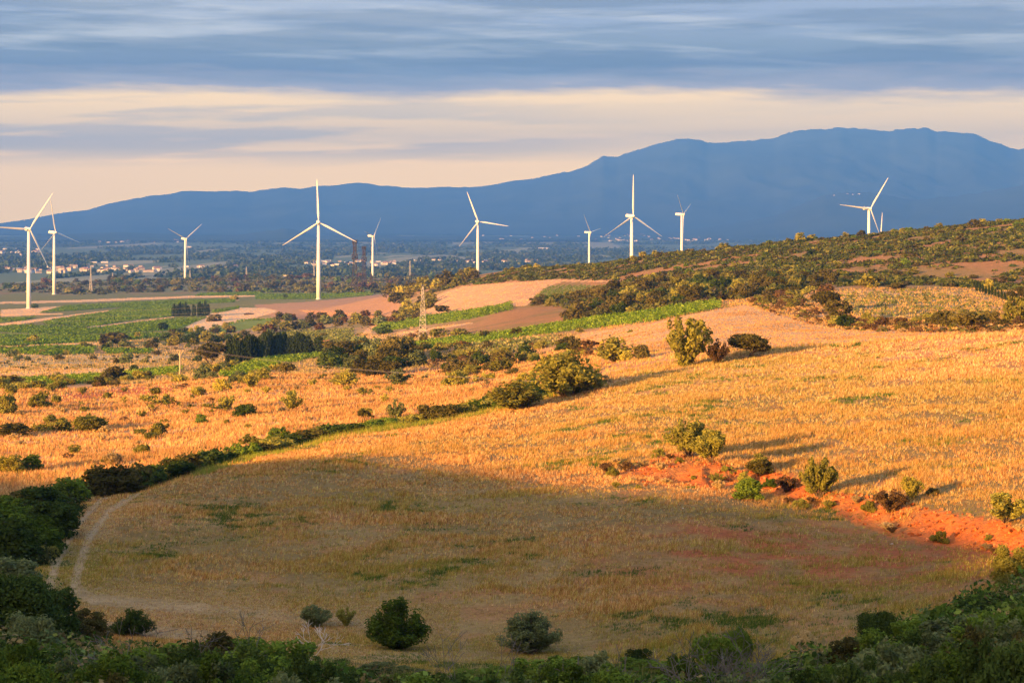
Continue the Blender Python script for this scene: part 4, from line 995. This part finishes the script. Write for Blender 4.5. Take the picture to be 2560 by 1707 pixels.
scatter(CREST+[(u, v+13) for u, v in CREST[::-1]], 55, 800, 1450, 33, [('round','yellow'),('round','olive'),('low','oak'),('low','green'),('low','olive')], (2.4,5.0), (.5,.8), "shrub standing on the skyline of the scrub hill", 'shrubs on the hill skyline', 5.0, 3, 'hill_shrub')
NOSE = [(960,745),(1040,715),(1120,690),(1190,680),(1180,705),(1095,735),(1080,772),(1050,790),(1010,780),(990,760)]
scatter(NOSE, 46, 1000, 1500, 34, [('round','oak'),('round','olive'),('round','oak'),('round','yellow')], (5,9), (.65,.85), "bush crowding the left foot of the scrub hill", 'bushes at the foot of the hill', 4.5, 3, 'holm_oak_bush')
THICK = [(830,902),(870,884),(930,880),(1010,888),(1060,905),(1040,938),(950,942),(860,936),(810,930),(800,914)]
scatter(THICK, 50, 440, 760, 35, [('round','oak'),('round','oak'),('round','dark'),('round','silver'),('oak','oak'),('round','olive')], (4,7), (.6,.8), "bush massed in the dark thicket below the cypresses", 'bushes of the dark thicket', 3.2, 2, 'holm_oak_bush')
scatter([(1060,880),(1420,850),(1440,865),(1360,925),(1240,950),(1100,940)], 44, 300, 640, 36, [('low','oak'),('round','olive'),('airy','brown'),('low','dark'),('airy','olive')], (2,4.6), (.5,.8), "shrub in the hollow behind the central bushes", 'shrubs of the central hollow', 3.0, 2)
scatter([(690,845),(1300,835),(1700,800),(1680,812),(1440,845),(1400,862),(1200,880),(1000,888),(830,886)], 26, 400, 1000, 37, [('round','oak'),('low','brown'),('round','olive')], (2,4.4), (.5,.7), "shrub on the verges of the green vine strip", 'shrubs along the vine strip', 4, 3)
scatter([(330,845),(470,828),(690,815),(700,835),(640,848),(540,858),(480,866),(400,862),(250,862)], 42, 860, 1500, 38, [('round','oak'),('round','silver'),('round','olive'),('round','yellow'),('round','dark')], (4,7), (.6,.8), "bush in the hedgerows behind the cypress row", 'bushes of the farmland hedgerows', 5, 3, 'hedgerow_bush')
scatter([(690,800),(960,785),(1010,790),(1000,815),(880,815),(700,835),(660,845)], 44, 1000, 1500, 39, [('round','oak'),('low','brown'),('round','silver'),('round','olive')], (5,9), (.55,.75), "bush in the hedgerow above the pale lane", 'bushes above the pale lane', 5, 3, 'hedgerow_bush')
scatter([(0,876),(300,862),(480,868),(520,900),(440,920),(0,900)], 30, 700, 1300, 40, [('round','oak'),('round','olive'),('low','dark'),('round','silver')], (2.5,4.8), (.55,.75), "bush dotting the left meadows", 'bushes of the left meadows', 6, 3, 'hedgerow_bush')
scatter([(0,990),(380,925),(640,915),(1100,950),(1000,1035),(760,1065),(400,1160),(0,1200)], 90, 225, 450, 41, [('spray','olive'),('spray','yellow'),('broom','olive'),('airy','brown'),('spray','straw'),('spray','straw'),('spray','olive')], (.8,1.9), (.55,.95), "small bush dotted over the orange grass slope", 'small bushes of the orange slope', 5, 2)
scatter([(0,960),(120,955),(300,948),(440,935),(480,955),(330,968),(180,975),(0,995)], 34, 380, 600, 42, [('broom','yellow'),('broom','olive'),('low','oak')], (2,4), (.5,.8), "bush on the rim above the red earth bank", 'bushes above the red earth bank', 2.6, 2)
scatter([(500,925),(560,915),(700,925),(760,950),(640,965),(500,960)], 14, 380, 560, 43, [('vase','yellow'),('round','silver'),('round','olive')], (2,4.2), (.6,.85), "bush beside the low end of the vine strip", 'bushes by the vine strip end', 3, 2)
scatter([(1450,850),(1560,870),(1500,900),(1430,925),(1380,935),(1400,880)], 22, 255, 430, 44, [('airy','brown'),('low','brown'),('airy','straw'),('low','olive')], (1.2,2.6), (.5,.8), "dry bush on the orange verge between the big round bush and the feathery tree", 'dry bushes of the verge', 2.2, 2)
scatter([(1880,745),(2010,760),(2060,800),(2300,800),(2480,805),(2560,800),(2560,825),(2300,828),(2120,826),(2000,800),(1900,770)], 60, 330, 640, 45, [('low','brown'),('low','oak'),('airy','brown'),('low','olive')], (1.4,3.2), (.4,.65), "low dry bush on the bank under the oval vineyard", 'low bushes under the oval vineyard', 2.4, 2)
scatter([(1820,745),(1960,728),(2090,722),(2030,752),(1990,770),(1900,762)], 34, 420, 760, 46, [('low','brown'),('low','oak'),('low','olive')], (2,4), (.35,.55), "low reddish bush on the bank left of the oaks trio", 'low bushes left of the oak trio', 2.6, 3)
FARR = [(0,730),(0,712),(220,706),(440,698),(700,694),(960,694),(1130,688),(1110,700),(1000,722),(960,735),(700,732),(400,730),(230,738)]
scatter(FARR, 150, 2250, 3350, 47, [('round','oak'),('round','olive'),('round','oak'),('round','brown'),('round','green')], (7,14), (.5,.7), "tree on the far brown scrub ridge behind the vineyards", 'trees of the far scrub ridge', 10, 3, 'round_tree')
for i, (x2, y2, w2, h2, m_) in enumerate([(493,738,34,16,'oak'),(690,747-0,22,12,'oak'),(540,690,18,12,'yellow'),(425,664,0,0,'')][:3]):
    P(x2, y2, w2, h2, 'round', m_, ["dark tree standing on the vineyard edge left of the ploughed slope", "dark bush on the brown slope under the tall turbine", "bright domed tree before the far scrub ridge"][i])
BKU = [1500, 1700, 1920, 2100, 2240, 2400, 2560]; BKV = [1188, 1180, 1205, 1262, 1300, 1328, 1358]
scatter([(u, v-34) for u, v in zip(BKU, BKV)]+[(u, v+40) for u, v in zip(BKU[::-1], BKV[::-1])], 34, 105, 175, 48, [('spray','brown'),('spray','olive'),('spray','straw'),('low','olive'),('spray','straw')], (.5,1.3), (.5,.8), "tuft-like bush rooted on the red earth bank", 'small bushes of the red bank', 1.3, 1)
# --- foreground scrub: bushes near the camera along the bottom
def fore(x2, top, w2, D, k_, m_, lab, grp=None):
    """foreground bush: centre column, top row, width (2352-px view) and distance"""
    u = x2*K; x = (u-CU)/F*D; z = float(hgt(x, D)); h = (HV-top*K)/F*D-z
    plant(k_, m_, x, D, z, w2*K/F*D, max(.9, h), lab, grp, 0)
r = rs(61); fk = [('round','green'),('spray','green'),('round','dark'),('spray','green'),('spray','dark'),('round','oak'),('spray','silver'),('round','green')]
def top_at(x): return float(np.interp(x, [0,150,300,450,560,700,800,900,1050,1200,1330,1500,1700,1850,1950,2050,2200,2352], [1470,1490,1490,1465,1450,1490,1530,1545,1530,1530,1510,1540,1540,1530,1490,1440,1420,1400]))
for i in range(138):
    x2 = -200+i*2800/138+r.uniform(-12, 12); row = i % 3; D = [44, 58, 72][row]+r.uniform(-5, 5)
    t_ = top_at(x2)+[52, 22, 0][row]+r.uniform(-16, 26); k_, m_ = fk[r.randint(8)]
    nm = {'green': 'fresh green', 'dark': 'dark green', 'olive': 'olive-green', 'oak': 'brownish-green', 'silver': 'silvery'}[m_]
    side = 'left part' if x2 < 700 else 'middle' if x2 < 1500 else 'right part'
    fore(x2, t_, r.uniform(120, 200), D, k_, m_, nm+" bush overlapping others in the "+side+" of the foreground scrub", 'bushes of the foreground scrub')
for x2, t_, w2, D, k_, m_, lab in [
 (2290,1370,190,84,'round','dark',"large dark bush at the right edge above the lower scrub"),
 (2190,1400,150,82,'round','green',"dark green bush left of the large dark bush at right"),
 (2110,1385,110,80,'oak','dark',"small dark tree crown rising over the right scrub") if False else (2100,1425,120,78,'round','green',"leafy green bush in the middle of the right scrub"),
 (2005,1402,90,80,'oak','dark',"dark upright tree at the left end of the right scrub"),
 (1960,1460,130,72,'round','oak',"brownish-green rounded bush at the left foot of the right scrub"),
 (2330,1440,150,66,'round','dark',"big dark bush filling the lower right corner"),
 (2215,1490,150,60,'round','green',"green bush left of the big dark one in the lower right corner"),
 (2080,1500,150,60,'round','green',"spreading green bush low in the right foreground"),
 (1640,1455,110,70,'spray','green',"fresh green feathery bush behind the bare black branches"),
 (1560,1500,90,66,'spray','green',"fresh green feathery bush left of the bare black branches"),
 (1370,1500,120,62,'vase','silver',"silver-leaved bush low in the middle foreground"),
 (1270,1520,120,62,'round','silver',"pale silver bush under the feathery broom"),
 (60,1470,130,58,'spray','green',"feathery olive bush in the lower left corner"),
 (260,1500,130,56,'spray','green',"feathery yellow-olive bush right of the lower left corner"),
 (1850,1445,70,84,'low','straw',"pale dry tussock beside the thin young cypress"),
 (1990,1450,80,88,'low','green',"low green patch bush behind the right scrub") if False else (1700,1440,60,84,'broom','green',"fresh green bush above the bare black branches")]:
    fore(x2, t_, w2, D, k_, m_, lab)
# bare branches
def bare(u, v0, h, seed, D, n=4, spread=.5, depth=3, m='twig', lab=''):
    r = rs(seed); x = (u-CU)/F*D; z = float(hgt(x, D)); top = (HV-v0)/F*D; Hh = top-z; sg, tp = branches(r, n, .36, spread, depth, .016); mz = max(p.z for p in tp); f = Hh/mz
    sg = [([p*f for p in pts], [max(q*h*.6, .008) for q in rad]) for pts, rad in sg]
    mb = MB()
    for pts, rad in sg: mb.tube(pts, rad, 5, cap=False)
    o = link('bare_bush', mb.mesh('bare_bush', M[m], True), None, (x, D, z)); tag(o, lab, 'bush')
bare(1860, 1565, 3.4, 3, 62, 6, .8, 4, 'twig', "black leafless bush with arching branches in the right foreground")
bare(1790, 1600, 3.0, 4, 60, 5, .9, 4, 'twig', "lower sprawling leafless bush beside the black leafless one")
bare(1015, 1560, 2.0, 5, 92, 2, .35, 2, 'palerock', "forked grey bare branch against the round deep green bush")
bare(775, 1550, 2.0, 6, 84, 3, .4, 3, 'palerock', "grey bare twigs standing over the thin grey bush")
bare(360, 1530, 1.8, 7, 66, 3, .5, 3, 'twig', "bare thorny twigs rising from the left foreground scrub")
bare(620, 1540, 1.8, 8, 66, 3, .4, 3, 'twig', "bare thorny twigs above the foreground scrub left of the thin grey bush")
bare(1160, 1585, 1.6, 9, 66, 2, .35, 3, 'twig', "thin bare twigs above the scrub left of the feathery broom")
bare(1220, 1590, 1.6, 10, 64, 2, .35, 3, 'twig', "thin bare twigs touching the left of the feathery broom")
bare(260, 1620, 1.3, 11, 60, 2, .5, 2, 'twig', "pale bare twigs in the lower left scrub")
bare(1500, 1610, 1.8, 12, 58, 3, .5, 3, 'twig', "bare twigs among silver leaves in the middle foreground")

# ------------------------------------------------------------------ uncountable growth
def clumps(name, pts, sz, hgtf, nleaf, ls, cols, seed, kind='stuff', lab=None, cat=None, flat=1.0):
    """one object: many low mounds of leaf-sized faces (ground cover, far woods)"""
    r = rs(seed); pts = np.asarray(pts); n = len(pts)
    s = r.uniform(sz[0], sz[1], n); c = np.asarray(cols)[r.randint(len(cols), size=n)]*(.75+.5*r.rand(n))[:, None]
    ix = np.repeat(np.arange(n), nleaf); N = len(ix); d = r.normal(size=(N, 3)); d /= np.linalg.norm(d, axis=1)[:, None]; d[:, 2] = np.abs(d[:, 2])
    q = (.25+.75*r.rand(N))**.4; S = s[ix][:, None]
    Pp = pts[ix]+d*np.array([.5, .5, hgtf])*S*q[:, None]
    nr = d+r.normal(size=(N, 3))*.6; nr /= np.linalg.norm(nr, axis=1)[:, None]; t = np.cross(nr, r.normal(size=(N, 3))); t /= np.linalg.norm(t, axis=1)[:, None]+1e-9; b = np.cross(nr, t)
    e = (S*ls*(.6+.8*r.rand(N))[:, None])
    V = np.stack([Pp-t*e*.7, Pp+b*e*.5, Pp+t*e*.7, Pp-b*e*.5], 1).reshape(-1, 3)
    C = np.repeat(c[ix]*(.75+.5*r.rand(N))[:, None], 4, 0)
    o = link(name, mesh_np(name, V, np.arange(4*N).reshape(-1, 4), M['grass'], col=C)); tag(o, lab, cat, None, kind); return o
CH = [(0.05,0.065,0.015), (0.08,0.09,0.022), (0.065,0.075,0.018), (0.06,0.05,0.018), (0.12,0.12,0.03), (0.045,0.055,0.015)]
CG = [(0.05,0.06,0.018), (0.08,0.085,0.024), (0.105,0.105,0.03), (0.065,0.05,0.02), (0.15,0.14,0.035), (0.055,0.06,0.02)]
hp = np.array(sample(HILL, 15000, 600, 1260, 81)); hp = hp[fbm(hp[:, 0]/26, hp[:, 1]/18, 3, 401)+.12*rs(402).rand(len(hp)) > .49]
clumps('undergrowth', hp, (1.0, 4.8), .28, 24, .20, CH, 82, lab="low mixed scrub carpeting the sunlit hill", cat='undergrowth')
clumps('undergrowth', sample(BELT, 900, 520, 900, 83), (1.6, 4.4), .6, 30, .22, CG[:4], 84, lab="low scrub filling the dense dark belt", cat='undergrowth')
mid = [(0,950),(0,880),(450,870),(700,800),(960,800),(1300,850),(1700,808),(1500,850),(1400,900),(1200,960),(900,945),(500,925)]
clumps('undergrowth', sample(mid, 1100, 330, 1500, 85), (.6, 2.0), .35, 22, .28, CG+[(0.3,0.21,0.09), (0.26,0.18,0.08)], 86, lab="low scrub and tussocks of the middle farmland", cat='undergrowth')
clumps('undergrowth', sample(FARR, 1500, 2100, 3500, 87), (4, 9), .4, 22, .28, CG, 88, lab="low scrub of the far brown ridge", cat='undergrowth')
bankp = [(1860,745),(2010,755),(2110,800),(2300,797),(2480,803),(2560,795),(2560,835),(2300,832),(2110,828),(2000,805),(1900,775)]
clumps('undergrowth', sample(bankp, 700, 300, 640, 89), (.6, 1.8), .4, 26, .26, [(0.16,0.08,0.035), (0.11,0.07,0.03), (0.09,0.09,0.03), (0.3,0.2,0.09)], 90, lab="low reddish scrub on the bank under the oval vineyard", cat='undergrowth')
r = rs(91); m_ = 18000; y = np.sqrt(r.uniform(3550**2, 13500**2, m_))*1.0; y = 3380*(13500/3380)**r.rand(m_); u = r.uniform(-300, 2860, m_); x = (u-CU)/F*y
keep = (fbm(x/260, y/900, 4, 61) < .60) & (fbm(x/170+9, y/1500, 3, 67) < .66) & ((y > 4000) | (r.rand(m_) < .9))
z = hgt(x, y); pts = np.stack([x, y, z-1], 1)[keep]
clumps('woodland', pts, (9, 26), .55, 18, .3, [(0.035,0.055,0.022), (0.05,0.07,0.03), (0.06,0.085,0.03), (0.04,0.05,0.03), (0.085,0.10,0.04)], 92, lab="dark continuous woods covering the distant plain", cat='woods')
r = rs(95); FG = []
for x2 in range(-300, 2660, 5):
    for k_ in range(9):
        D = r.uniform(36, 92); u = (x2+r.uniform(-6, 6))*K; lim = np.interp(x2, [0, 200, 560, 900, 1300, 1700, 1900, 2100, 2352], [86, 80, 74, 68, 66, 68, 78, 86, 90])
        if D < lim: x = (u-CU)/F*D; FG.append((x, D, float(hgt(x, D))-.1))
clumps('foreground_undergrowth', FG, (1.0, 2.4), .75, 110, .075, [(0.05,0.09,0.014), (0.075,0.12,0.018), (0.11,0.13,0.03), (0.04,0.06,0.014), (0.15,0.20,0.035), (0.20,0.15,0.06), (0.10,0.14,0.045)], 96, lab="tangled green undergrowth filling the foreground slope", cat='undergrowth')
r = rs(97); FL = [hit((x2+r.uniform(-10, 10))*K, (y2+r.uniform(-8, 8))*K) for x2 in range(-220, 190, 9) for y2 in range(1140, 1300, 14) if not (x2 < 95 and y2 < 1195) and x2 < np.interp(y2, [1140, 1200, 1240, 1300], [185, 140, 120, 60])]
clumps('hollow_undergrowth', FL, (1.6, 3.6), .38, 300, .05, [(0.03,0.05,0.012), (0.04,0.06,0.015), (0.05,0.055,0.018)], 98, lab="dark thicket filling the hollow at the left edge", cat='undergrowth')
# vineyards: leafy rows
def vines(poly, d0, d1, dirv, gap, step, seed, h, cols, lab, nl=22, skip=0.08, name='vineyard_rows', ls=.2):
    r = rs(seed); Pl = np.asarray(poly, float); dv = np.array(dirv, float); dv /= np.hypot(*dv); nv = np.array([-dv[1], dv[0]])
    xs = [(u-CU)/F*d for u in (Pl[:, 0].min(), Pl[:, 0].max()) for d in (d0, d1)]; C = [(a, b) for a in (min(xs), max(xs)) for b in (d0, d1)]
    A = [np.dot(c, dv) for c in C]; B = [np.dot(c, nv) for c in C]
    a, b = np.meshgrid(np.arange(min(A), max(A), step), np.arange(min(B), max(B), gap)); a = a.ravel()+r.uniform(-.2, .2, a.size)*step; b = b.ravel()+r.normal(size=b.size)*.08
    x = a*dv[0]+b*nv[0]; y = a*dv[1]+b*nv[1]; ok = (y > d0) & (y < d1); x, y = x[ok], y[ok]; u = CU+F*x/y; ok = (u > -60) & (u < 2640); x, y, u = x[ok], y[ok], u[ok]
    z = hgt(x, y); v = HV-F*z/y; ok = inpoly(u, v, Pl) & visible(u, y, 4) & (r.rand(len(x)) > skip)
    for Q, c_ in PAINT[-11:]: ok &= ~inpoly(u, v-1.2, Q)
    ok = ok; pts = np.stack([x, y, z+.15], 1)[ok]
    if len(pts) == 0: return
    return clumps(name, pts, (step*1.1, step*1.6), h/step/1.35, nl, ls, cols, seed+1, lab=lab, cat='vineyard')
VC = [(0.11,0.18,0.015), (0.15,0.22,0.02), (0.19,0.25,0.03), (0.08,0.13,0.012)]
vines(VINE_MAIN, 440, 900, (1, .55), 2.6, 1.2, 201, 1.3, VC, "bright green vine rows of the long diagonal strip across the middle")
vines(VINE_UP, 700, 1300, (1, .6), 2.8, 1.5, 203, 1.4, VC, "green vine rows of the upper strip behind the nearest pylon")
vines(VINE_LOW, 430, 820, (1, .5), 2.6, 1.2, 205, 1.3, VC, "green vine rows below the cypress row")
vines(VINE_LEFT, 430, 820, (1, .3), 2.6, 1.2, 207, 1.3, VC, "narrow green vine strip left of the wooden pole")
vines(VINE_ROWS, 760, 1200, (.32, 1), 4.2, .8, 209, .9, [(0.09,0.14,0.02), (0.12,0.17,0.03)], "dark well separated vine rows on the slope right of the ploughed field", 18, .02)
vines(CIRC, 380, 640, (1, .12), 3.4, 1.6, 211, .5, [(0.13,0.14,0.04), (0.20,0.17,0.06)], "small sparse vines of the oval field at the right", 8, .66, ls=.22)
vines([(1130,868),(1400,846),(1395,862),(1300,880),(1150,896)], 380, 640, (.6, 1), 3.0, 1.4, 213, 1.1, [(0.15,0.17,0.05), (0.24,0.21,0.08)], "thin young vines of the small plot in the central hollow", 10, .3, ls=.26)
vines(VMUT, 780, 1300, (1, .4), 2.6, 1.8, 215, 1.1, [(0.12,0.14,0.04), (0.18,0.18,0.06)], "muted green vine plot beside the pale lane", 12, .1, ls=.26)
for i, p in enumerate(VP):
    vines(p, 850, 3300, (1, .35+.2*(i % 3)), 4.2, 2.0, 220+i*2, 1.2, [(0.085,0.145,0.013), (0.105,0.165,0.017)], "flat green vineyard plot of the left farmland", 8, .04, ls=.3)

# ------------------------------------------------------------------ dry grass and stubble
def grass(name, x, y, h, w, col, nb, seed, lean=.25, lab='', cat='grass'):
    r = rs(seed); n = len(x); z = hgt(x, y); ix = np.repeat(np.arange(n), nb); N = len(ix)
    a = r.uniform(0, 2*math.pi, N); q = r.rand(N)*.12; bx = x[ix]+np.cos(a)*q; by = y[ix]+np.sin(a)*q; bz = z[ix]-.03
    hh = h[ix]*(.6+.6*r.rand(N)); lx = r.normal(size=N)*lean+.12; ly = r.normal(size=N)*lean
    ang = r.uniform(-.9, .9, N); ww = w[ix]*(.7+.6*r.rand(N))
    dx = np.cos(ang)*ww/2; dy = np.sin(ang)*ww/2
    V = np.stack([np.stack([bx-dx, by-dy, bz], 1), np.stack([bx+dx, by+dy, bz], 1), np.stack([bx+lx*hh, by+ly*hh, bz+hh], 1)], 1).reshape(-1, 3)
    C = np.repeat(col[ix]*(.72+.56*r.rand(N))[:, None], 3, 0)
    o = link(name, mesh_np(name, V, np.arange(3*N).reshape(-1, 3), M['grass'], col=C)); tag(o, lab, cat, None, 'stuff'); return o
TW = np.array([(330,1225),(262,1262),(205,1330),(165,1420),(150,1490),(220,1530),(420,1548),(700,1572),(1000,1600),(1400,1618)], float)
def track_dist(u, v):
    best = np.full(u.shape, 1e9)
    for (x1, y1), (x2, y2) in zip(TW[:-1], TW[1:]):
        L = (x2-x1)**2+(y2-y1)**2; s = np.clip(((u-x1)*(x2-x1)+(v-y1)*(y2-y1))/L, 0, 1); best = np.minimum(best, np.hypot(u-x1-s*(x2-x1), v-y1-s*(y2-y1)))
    return best/np.interp(v, [1200, 1500], [.35, 1.0])
def near_field(N, seed):
    r = rs(seed); u = r.uniform(-420, 3000, N); y = 62*(275/62)**(r.rand(N)**.9); x = (u-CU)/F*y
    z = hgt(x, y); v = HV-F*z/y; e = np.interp(u, UK, KD[8]); ok = (y < e+3)
    n1 = fbm(x/5, y/5, 3, 301); n2 = fbm(x/1.3, y/1.3, 2, 303); nG = fbm(x/7+40, y/7, 3, 305); nL = fbm(x/28, y/28, 3, 307)
    row = .5+.5*np.sin((x*.5-y*.86)*2*math.pi/.9)
    td = track_dist(u, v); ontr = (td < 95)
    bk = np.interp(u, [1500, 1700, 1920, 2100, 2240, 2400, 2560, 3060], [1188, 1180, 1205, 1262, 1300, 1328, 1358, 1372]); hw = np.interp(u, [1480, 1640, 1920, 2240, 2560], [0, 22, 28, 40, 48])
    bank = np.abs(v-bk+30*(n2-.5)) < hw*BW(u)
    pr = .26+.74*sstep(n2, .36, .64); pr = pr*(.45+.55*row)*(.42+.9*sstep(n1, .3, .65))*(.62+.38*sstep(y, 140, 190)); ontr &= (u < 1150); pr = np.where(ontr, np.where((np.abs(td-34) < 15), np.where(u < 520, .14, .35), .6), pr); pr = np.where(bank, pr*.07+.4*sstep(fbm(x/3.5, y/3.5, 3, 331), .57, .63), pr)
    red = sstep(u+200*(n1-.5), 1350, 1750)*sstep(v, 1250, 1340)*(1-sstep(v, 1400, 1540)); pr = pr*(1-.55*red)
    pr = pr*np.where(y < 90, .8, 1)
    ok &= r.rand(N) < pr
    x, y, u, v, nG, nL, n1, td = (a[ok] for a in (x, y, u, v, nG, nL, n1, td)); n = len(x)
    edge = sstep(y, np.interp(u, UK, KD[8])-10, np.interp(u, UK, KD[8])); tr = td < 95
    h = .13+.13*r.rand(n)+.09*sstep(n1, .5, .62)+.30*edge*(r.rand(n) < .35)+.14*(r.rand(n) < .07)
    h = np.where(tr, h*.55, h); above = v < np.interp(u, [1500, 1700, 1920, 2100, 2240, 2400, 2560], [1188, 1180, 1205, 1262, 1300, 1328, 1358]); h = h*np.where(above & (u > 800), 1.2, .9)
    w = np.clip(y*.00020, .015, .045)*.9
    nF = fbm(x/1.1+7, y/1.1, 2, 309); g = (sstep(nG, .50, .66)*.55*sstep(nF, .3, .6)+sstep(nL, .38, .6)*.6)*np.where(r.rand(n) < .6, 1, .15); g = np.clip(g*np.where(edge > .2, .9, 1), 0, 1)
    st = np.array((.58, .335, .12)); dk = np.array((.24, .10, .035)); gr = np.array((.20, .21, .04)); k_ = r.rand(n)
    lt = np.array((.74, .56, .28)); col = np.where((k_ < .36)[:, None], dk[None]*1.05, np.where((k_ > .80)[:, None], lt[None], st[None])); col = col*(1-g[:, None])+gr[None]*g[:, None]
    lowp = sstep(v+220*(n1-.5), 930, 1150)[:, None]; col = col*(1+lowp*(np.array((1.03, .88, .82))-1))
    shade_tint = (v > np.interp(u, [0, 800, 1100, 1400, 1900, 2300, 2560], [1200, 1140, 1180, 1215, 1270, 1345, 1400])) & (r.rand(n) < .42+.45*sstep(nL, .4, .6)); col[shade_tint] = col[shade_tint]*np.array((.72, .96, .52))  # past the shadow edge: olive shade tone put into the colour, also green weeds
    wd_ = (edge > .25) & (u > 480) & (u < 1500) & (r.rand(n) < .62*(.3+1.2*sstep(n1, .35, .6)))
    col[wd_] = np.array((.19, .21, .03)); h = np.where(wd_, h*1.25, h)
    pg = (nG*.62+nF*.38 > .655) & (r.rand(n) < .8); col[pg] = (.055, .10, .018); h = np.where(pg, h*.7, h); w = np.where(pg, w*1.7, w)
    return x, y, h, w, col
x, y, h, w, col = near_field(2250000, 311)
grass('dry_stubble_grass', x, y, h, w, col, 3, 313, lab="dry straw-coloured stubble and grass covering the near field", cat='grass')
r = rs(341); CB = []
for u in np.arange(1560, 2640, 4.0):
    bkc = float(np.interp(u, [1500, 1700, 1920, 2100, 2240, 2400, 2560, 3060], [1188, 1180, 1205, 1262, 1300, 1328, 1358, 1372]))
    for k_ in range(2): CB.append(hit(u+r.uniform(-3, 3), bkc+r.uniform(-36, 36)*float(BW(u))))
CB += [hit(u+r.uniform(-6, 6), np.interp(u, [35, 174, 327, 463], [1010, 992, 980, 974])+r.uniform(-9, 9)) for u in np.arange(40, 460, 1.6)]
clumps('earth_clods', CB, (.08, .34), .5, 22, .42, [(.46,.14,.045), (.36,.10,.03), (.52,.20,.08)], 342, lab="loose orange-red clods on the eroded earth bank", cat='earth')
def zone_grass(name, N, u0, u1, d0, d1, test, hr, cols, wk, seed, lab, nb=3, pw=None):
    r = rs(seed); u = r.uniform(u0, u1, N); y = d0*(d1/d0)**r.rand(N); x = (u-CU)/F*y; z = hgt(x, y); v = HV-F*z/y
    n2 = fbm(x/2.5, y/2.5, 3, seed); n1 = fbm(x/14, y/14, 3, seed+4); ok = test(u, y, v) & visible(u, y, 2) & (r.rand(N) < (.12+.88*sstep(n2, .36, .6))*(.35+.9*n1)); x, y, n1 = x[ok], y[ok], n1[ok]; n = len(x)
    h = r.uniform(hr[0], hr[1], n)*(.7+.6*n1); w = y*.00022*wk; c = np.asarray(cols)[r.randint(len(cols), size=n)]; k_ = sstep(n1, .5, .62)[:, None]; c = c*(1-.25*k_)
    return grass(name, x, y, h, w, c, nb, seed+1, lab=lab)
REDB = [(35,1007),(174,985),(327,969),(463,966),(420,985),(245,998),(122,1012)]
fg_ = lambda u, y, v: y < np.interp(u/K, [0, 200, 560, 900, 1300, 1700, 1900, 2100, 2352], [88, 84, 80, 74, 72, 74, 82, 88, 92])
zone_grass('tall_weeds', 130000, -350, 2950, 36, 92, fg_, (.5, 1.3), [(.10,.15,.025), (.14,.17,.03), (.26,.21,.08), (.07,.11,.02), (.34,.26,.12)], 1.3, 351, "tall feathery green and bleached grass among the foreground scrub")
inB = lambda u, y, v: (~inpoly(u, v+3, REDB) | (np.random.RandomState(9).rand(len(u)) < .22)) & (y > np.interp(u, UK, KD[8])+12) & (y < np.interp(u, UK, KD[11])+25) & (u < 1500)
zone_grass('tall_dry_grass', 400000, -420, 1500, 190, 480, inB, (.30, .70), [(.64,.37,.14), (.58,.30,.11), (.46,.20,.07), (.66,.43,.18), (.30,.13,.05), (.20,.17,.045)], 1.2, 321, "tall pale dry grass on the orange slope beyond the hedge")
PALEF = [p for p, c in PAINT if c[0] > .41 and p is not CFIELD and p is not CIRC]
def inF(u, y, v):
    m = np.zeros(u.shape, bool)
    for p in PALEF: m |= inpoly(u, v, p)
    return m & ~inpoly(u, v+3, REDB)
zone_grass('added_field_blades', 420000, -60, 1700, 430, 3300, inF, (.16, .42), [(.66,.42,.20), (.56,.33,.14), (.60,.33,.15)], 1.7, 329, "short pale blades added to catch sun on the bare left farmland fields", nb=2)  # blades added so the flat bare ground catches the low sun
inC = lambda u, y, v: inpoly(u, v, CFIELD)
zone_grass('stubble', 180000, 1380, 3000, 255, 560, inC, (.12, .30), [(.54,.32,.125), (.48,.27,.11), (.34,.18,.07)], 1.2, 323, "short pale stubble of the beige field behind the near field's rim")
inD = lambda u, y, v: (v > 835) & (v < 960) & (u < 1450)
zone_grass('meadow_grass', 150000, -400, 1450, 450, 1200, inD, (.3, .8), [(.46,.33,.15), (.30,.24,.09), (.20,.18,.06), (.40,.25,.12)], 1.6, 325, "mixed dry and green grass of the middle farmland", nb=2)
inE = lambda u, y, v: (y > np.interp(u, UK, KD[8])+2) & (u >= 1500) & ~inpoly(u, v, CFIELD)
zone_grass('bank_grass', 105000, 1450, 3000, 245, 620, inE, (.25, .6), [(.58,.34,.12), (.48,.26,.10), (.28,.23,.05)], 1.3, 327, "golden dry grass along the rim behind the near field")

# ------------------------------------------------------------------ haze
HS, HB, HT = 30500.0, -104.0, 1420.0
mb = MB(); mb.box((0, 0, (HB+HT)/2), (2*HS, 2*HS, HT-HB)); hz = mb.mesh('haze', []); m, t = mat('haze_volume')
vol = t.n('ShaderNodeVolumePrincipled'); vol.inputs['Color'].default_value = (0.062, 0.215, 0.71, 1); vol.inputs['Density'].default_value = 7.6e-5; vol.inputs['Anisotropy'].default_value = 0.0
o_ = t.n('ShaderNodeOutputMaterial'); t.l(vol.outputs[0], o_.inputs['Volume']); hz.materials.append(m)
ho = link('haze', hz); tag(ho, kind='stuff')
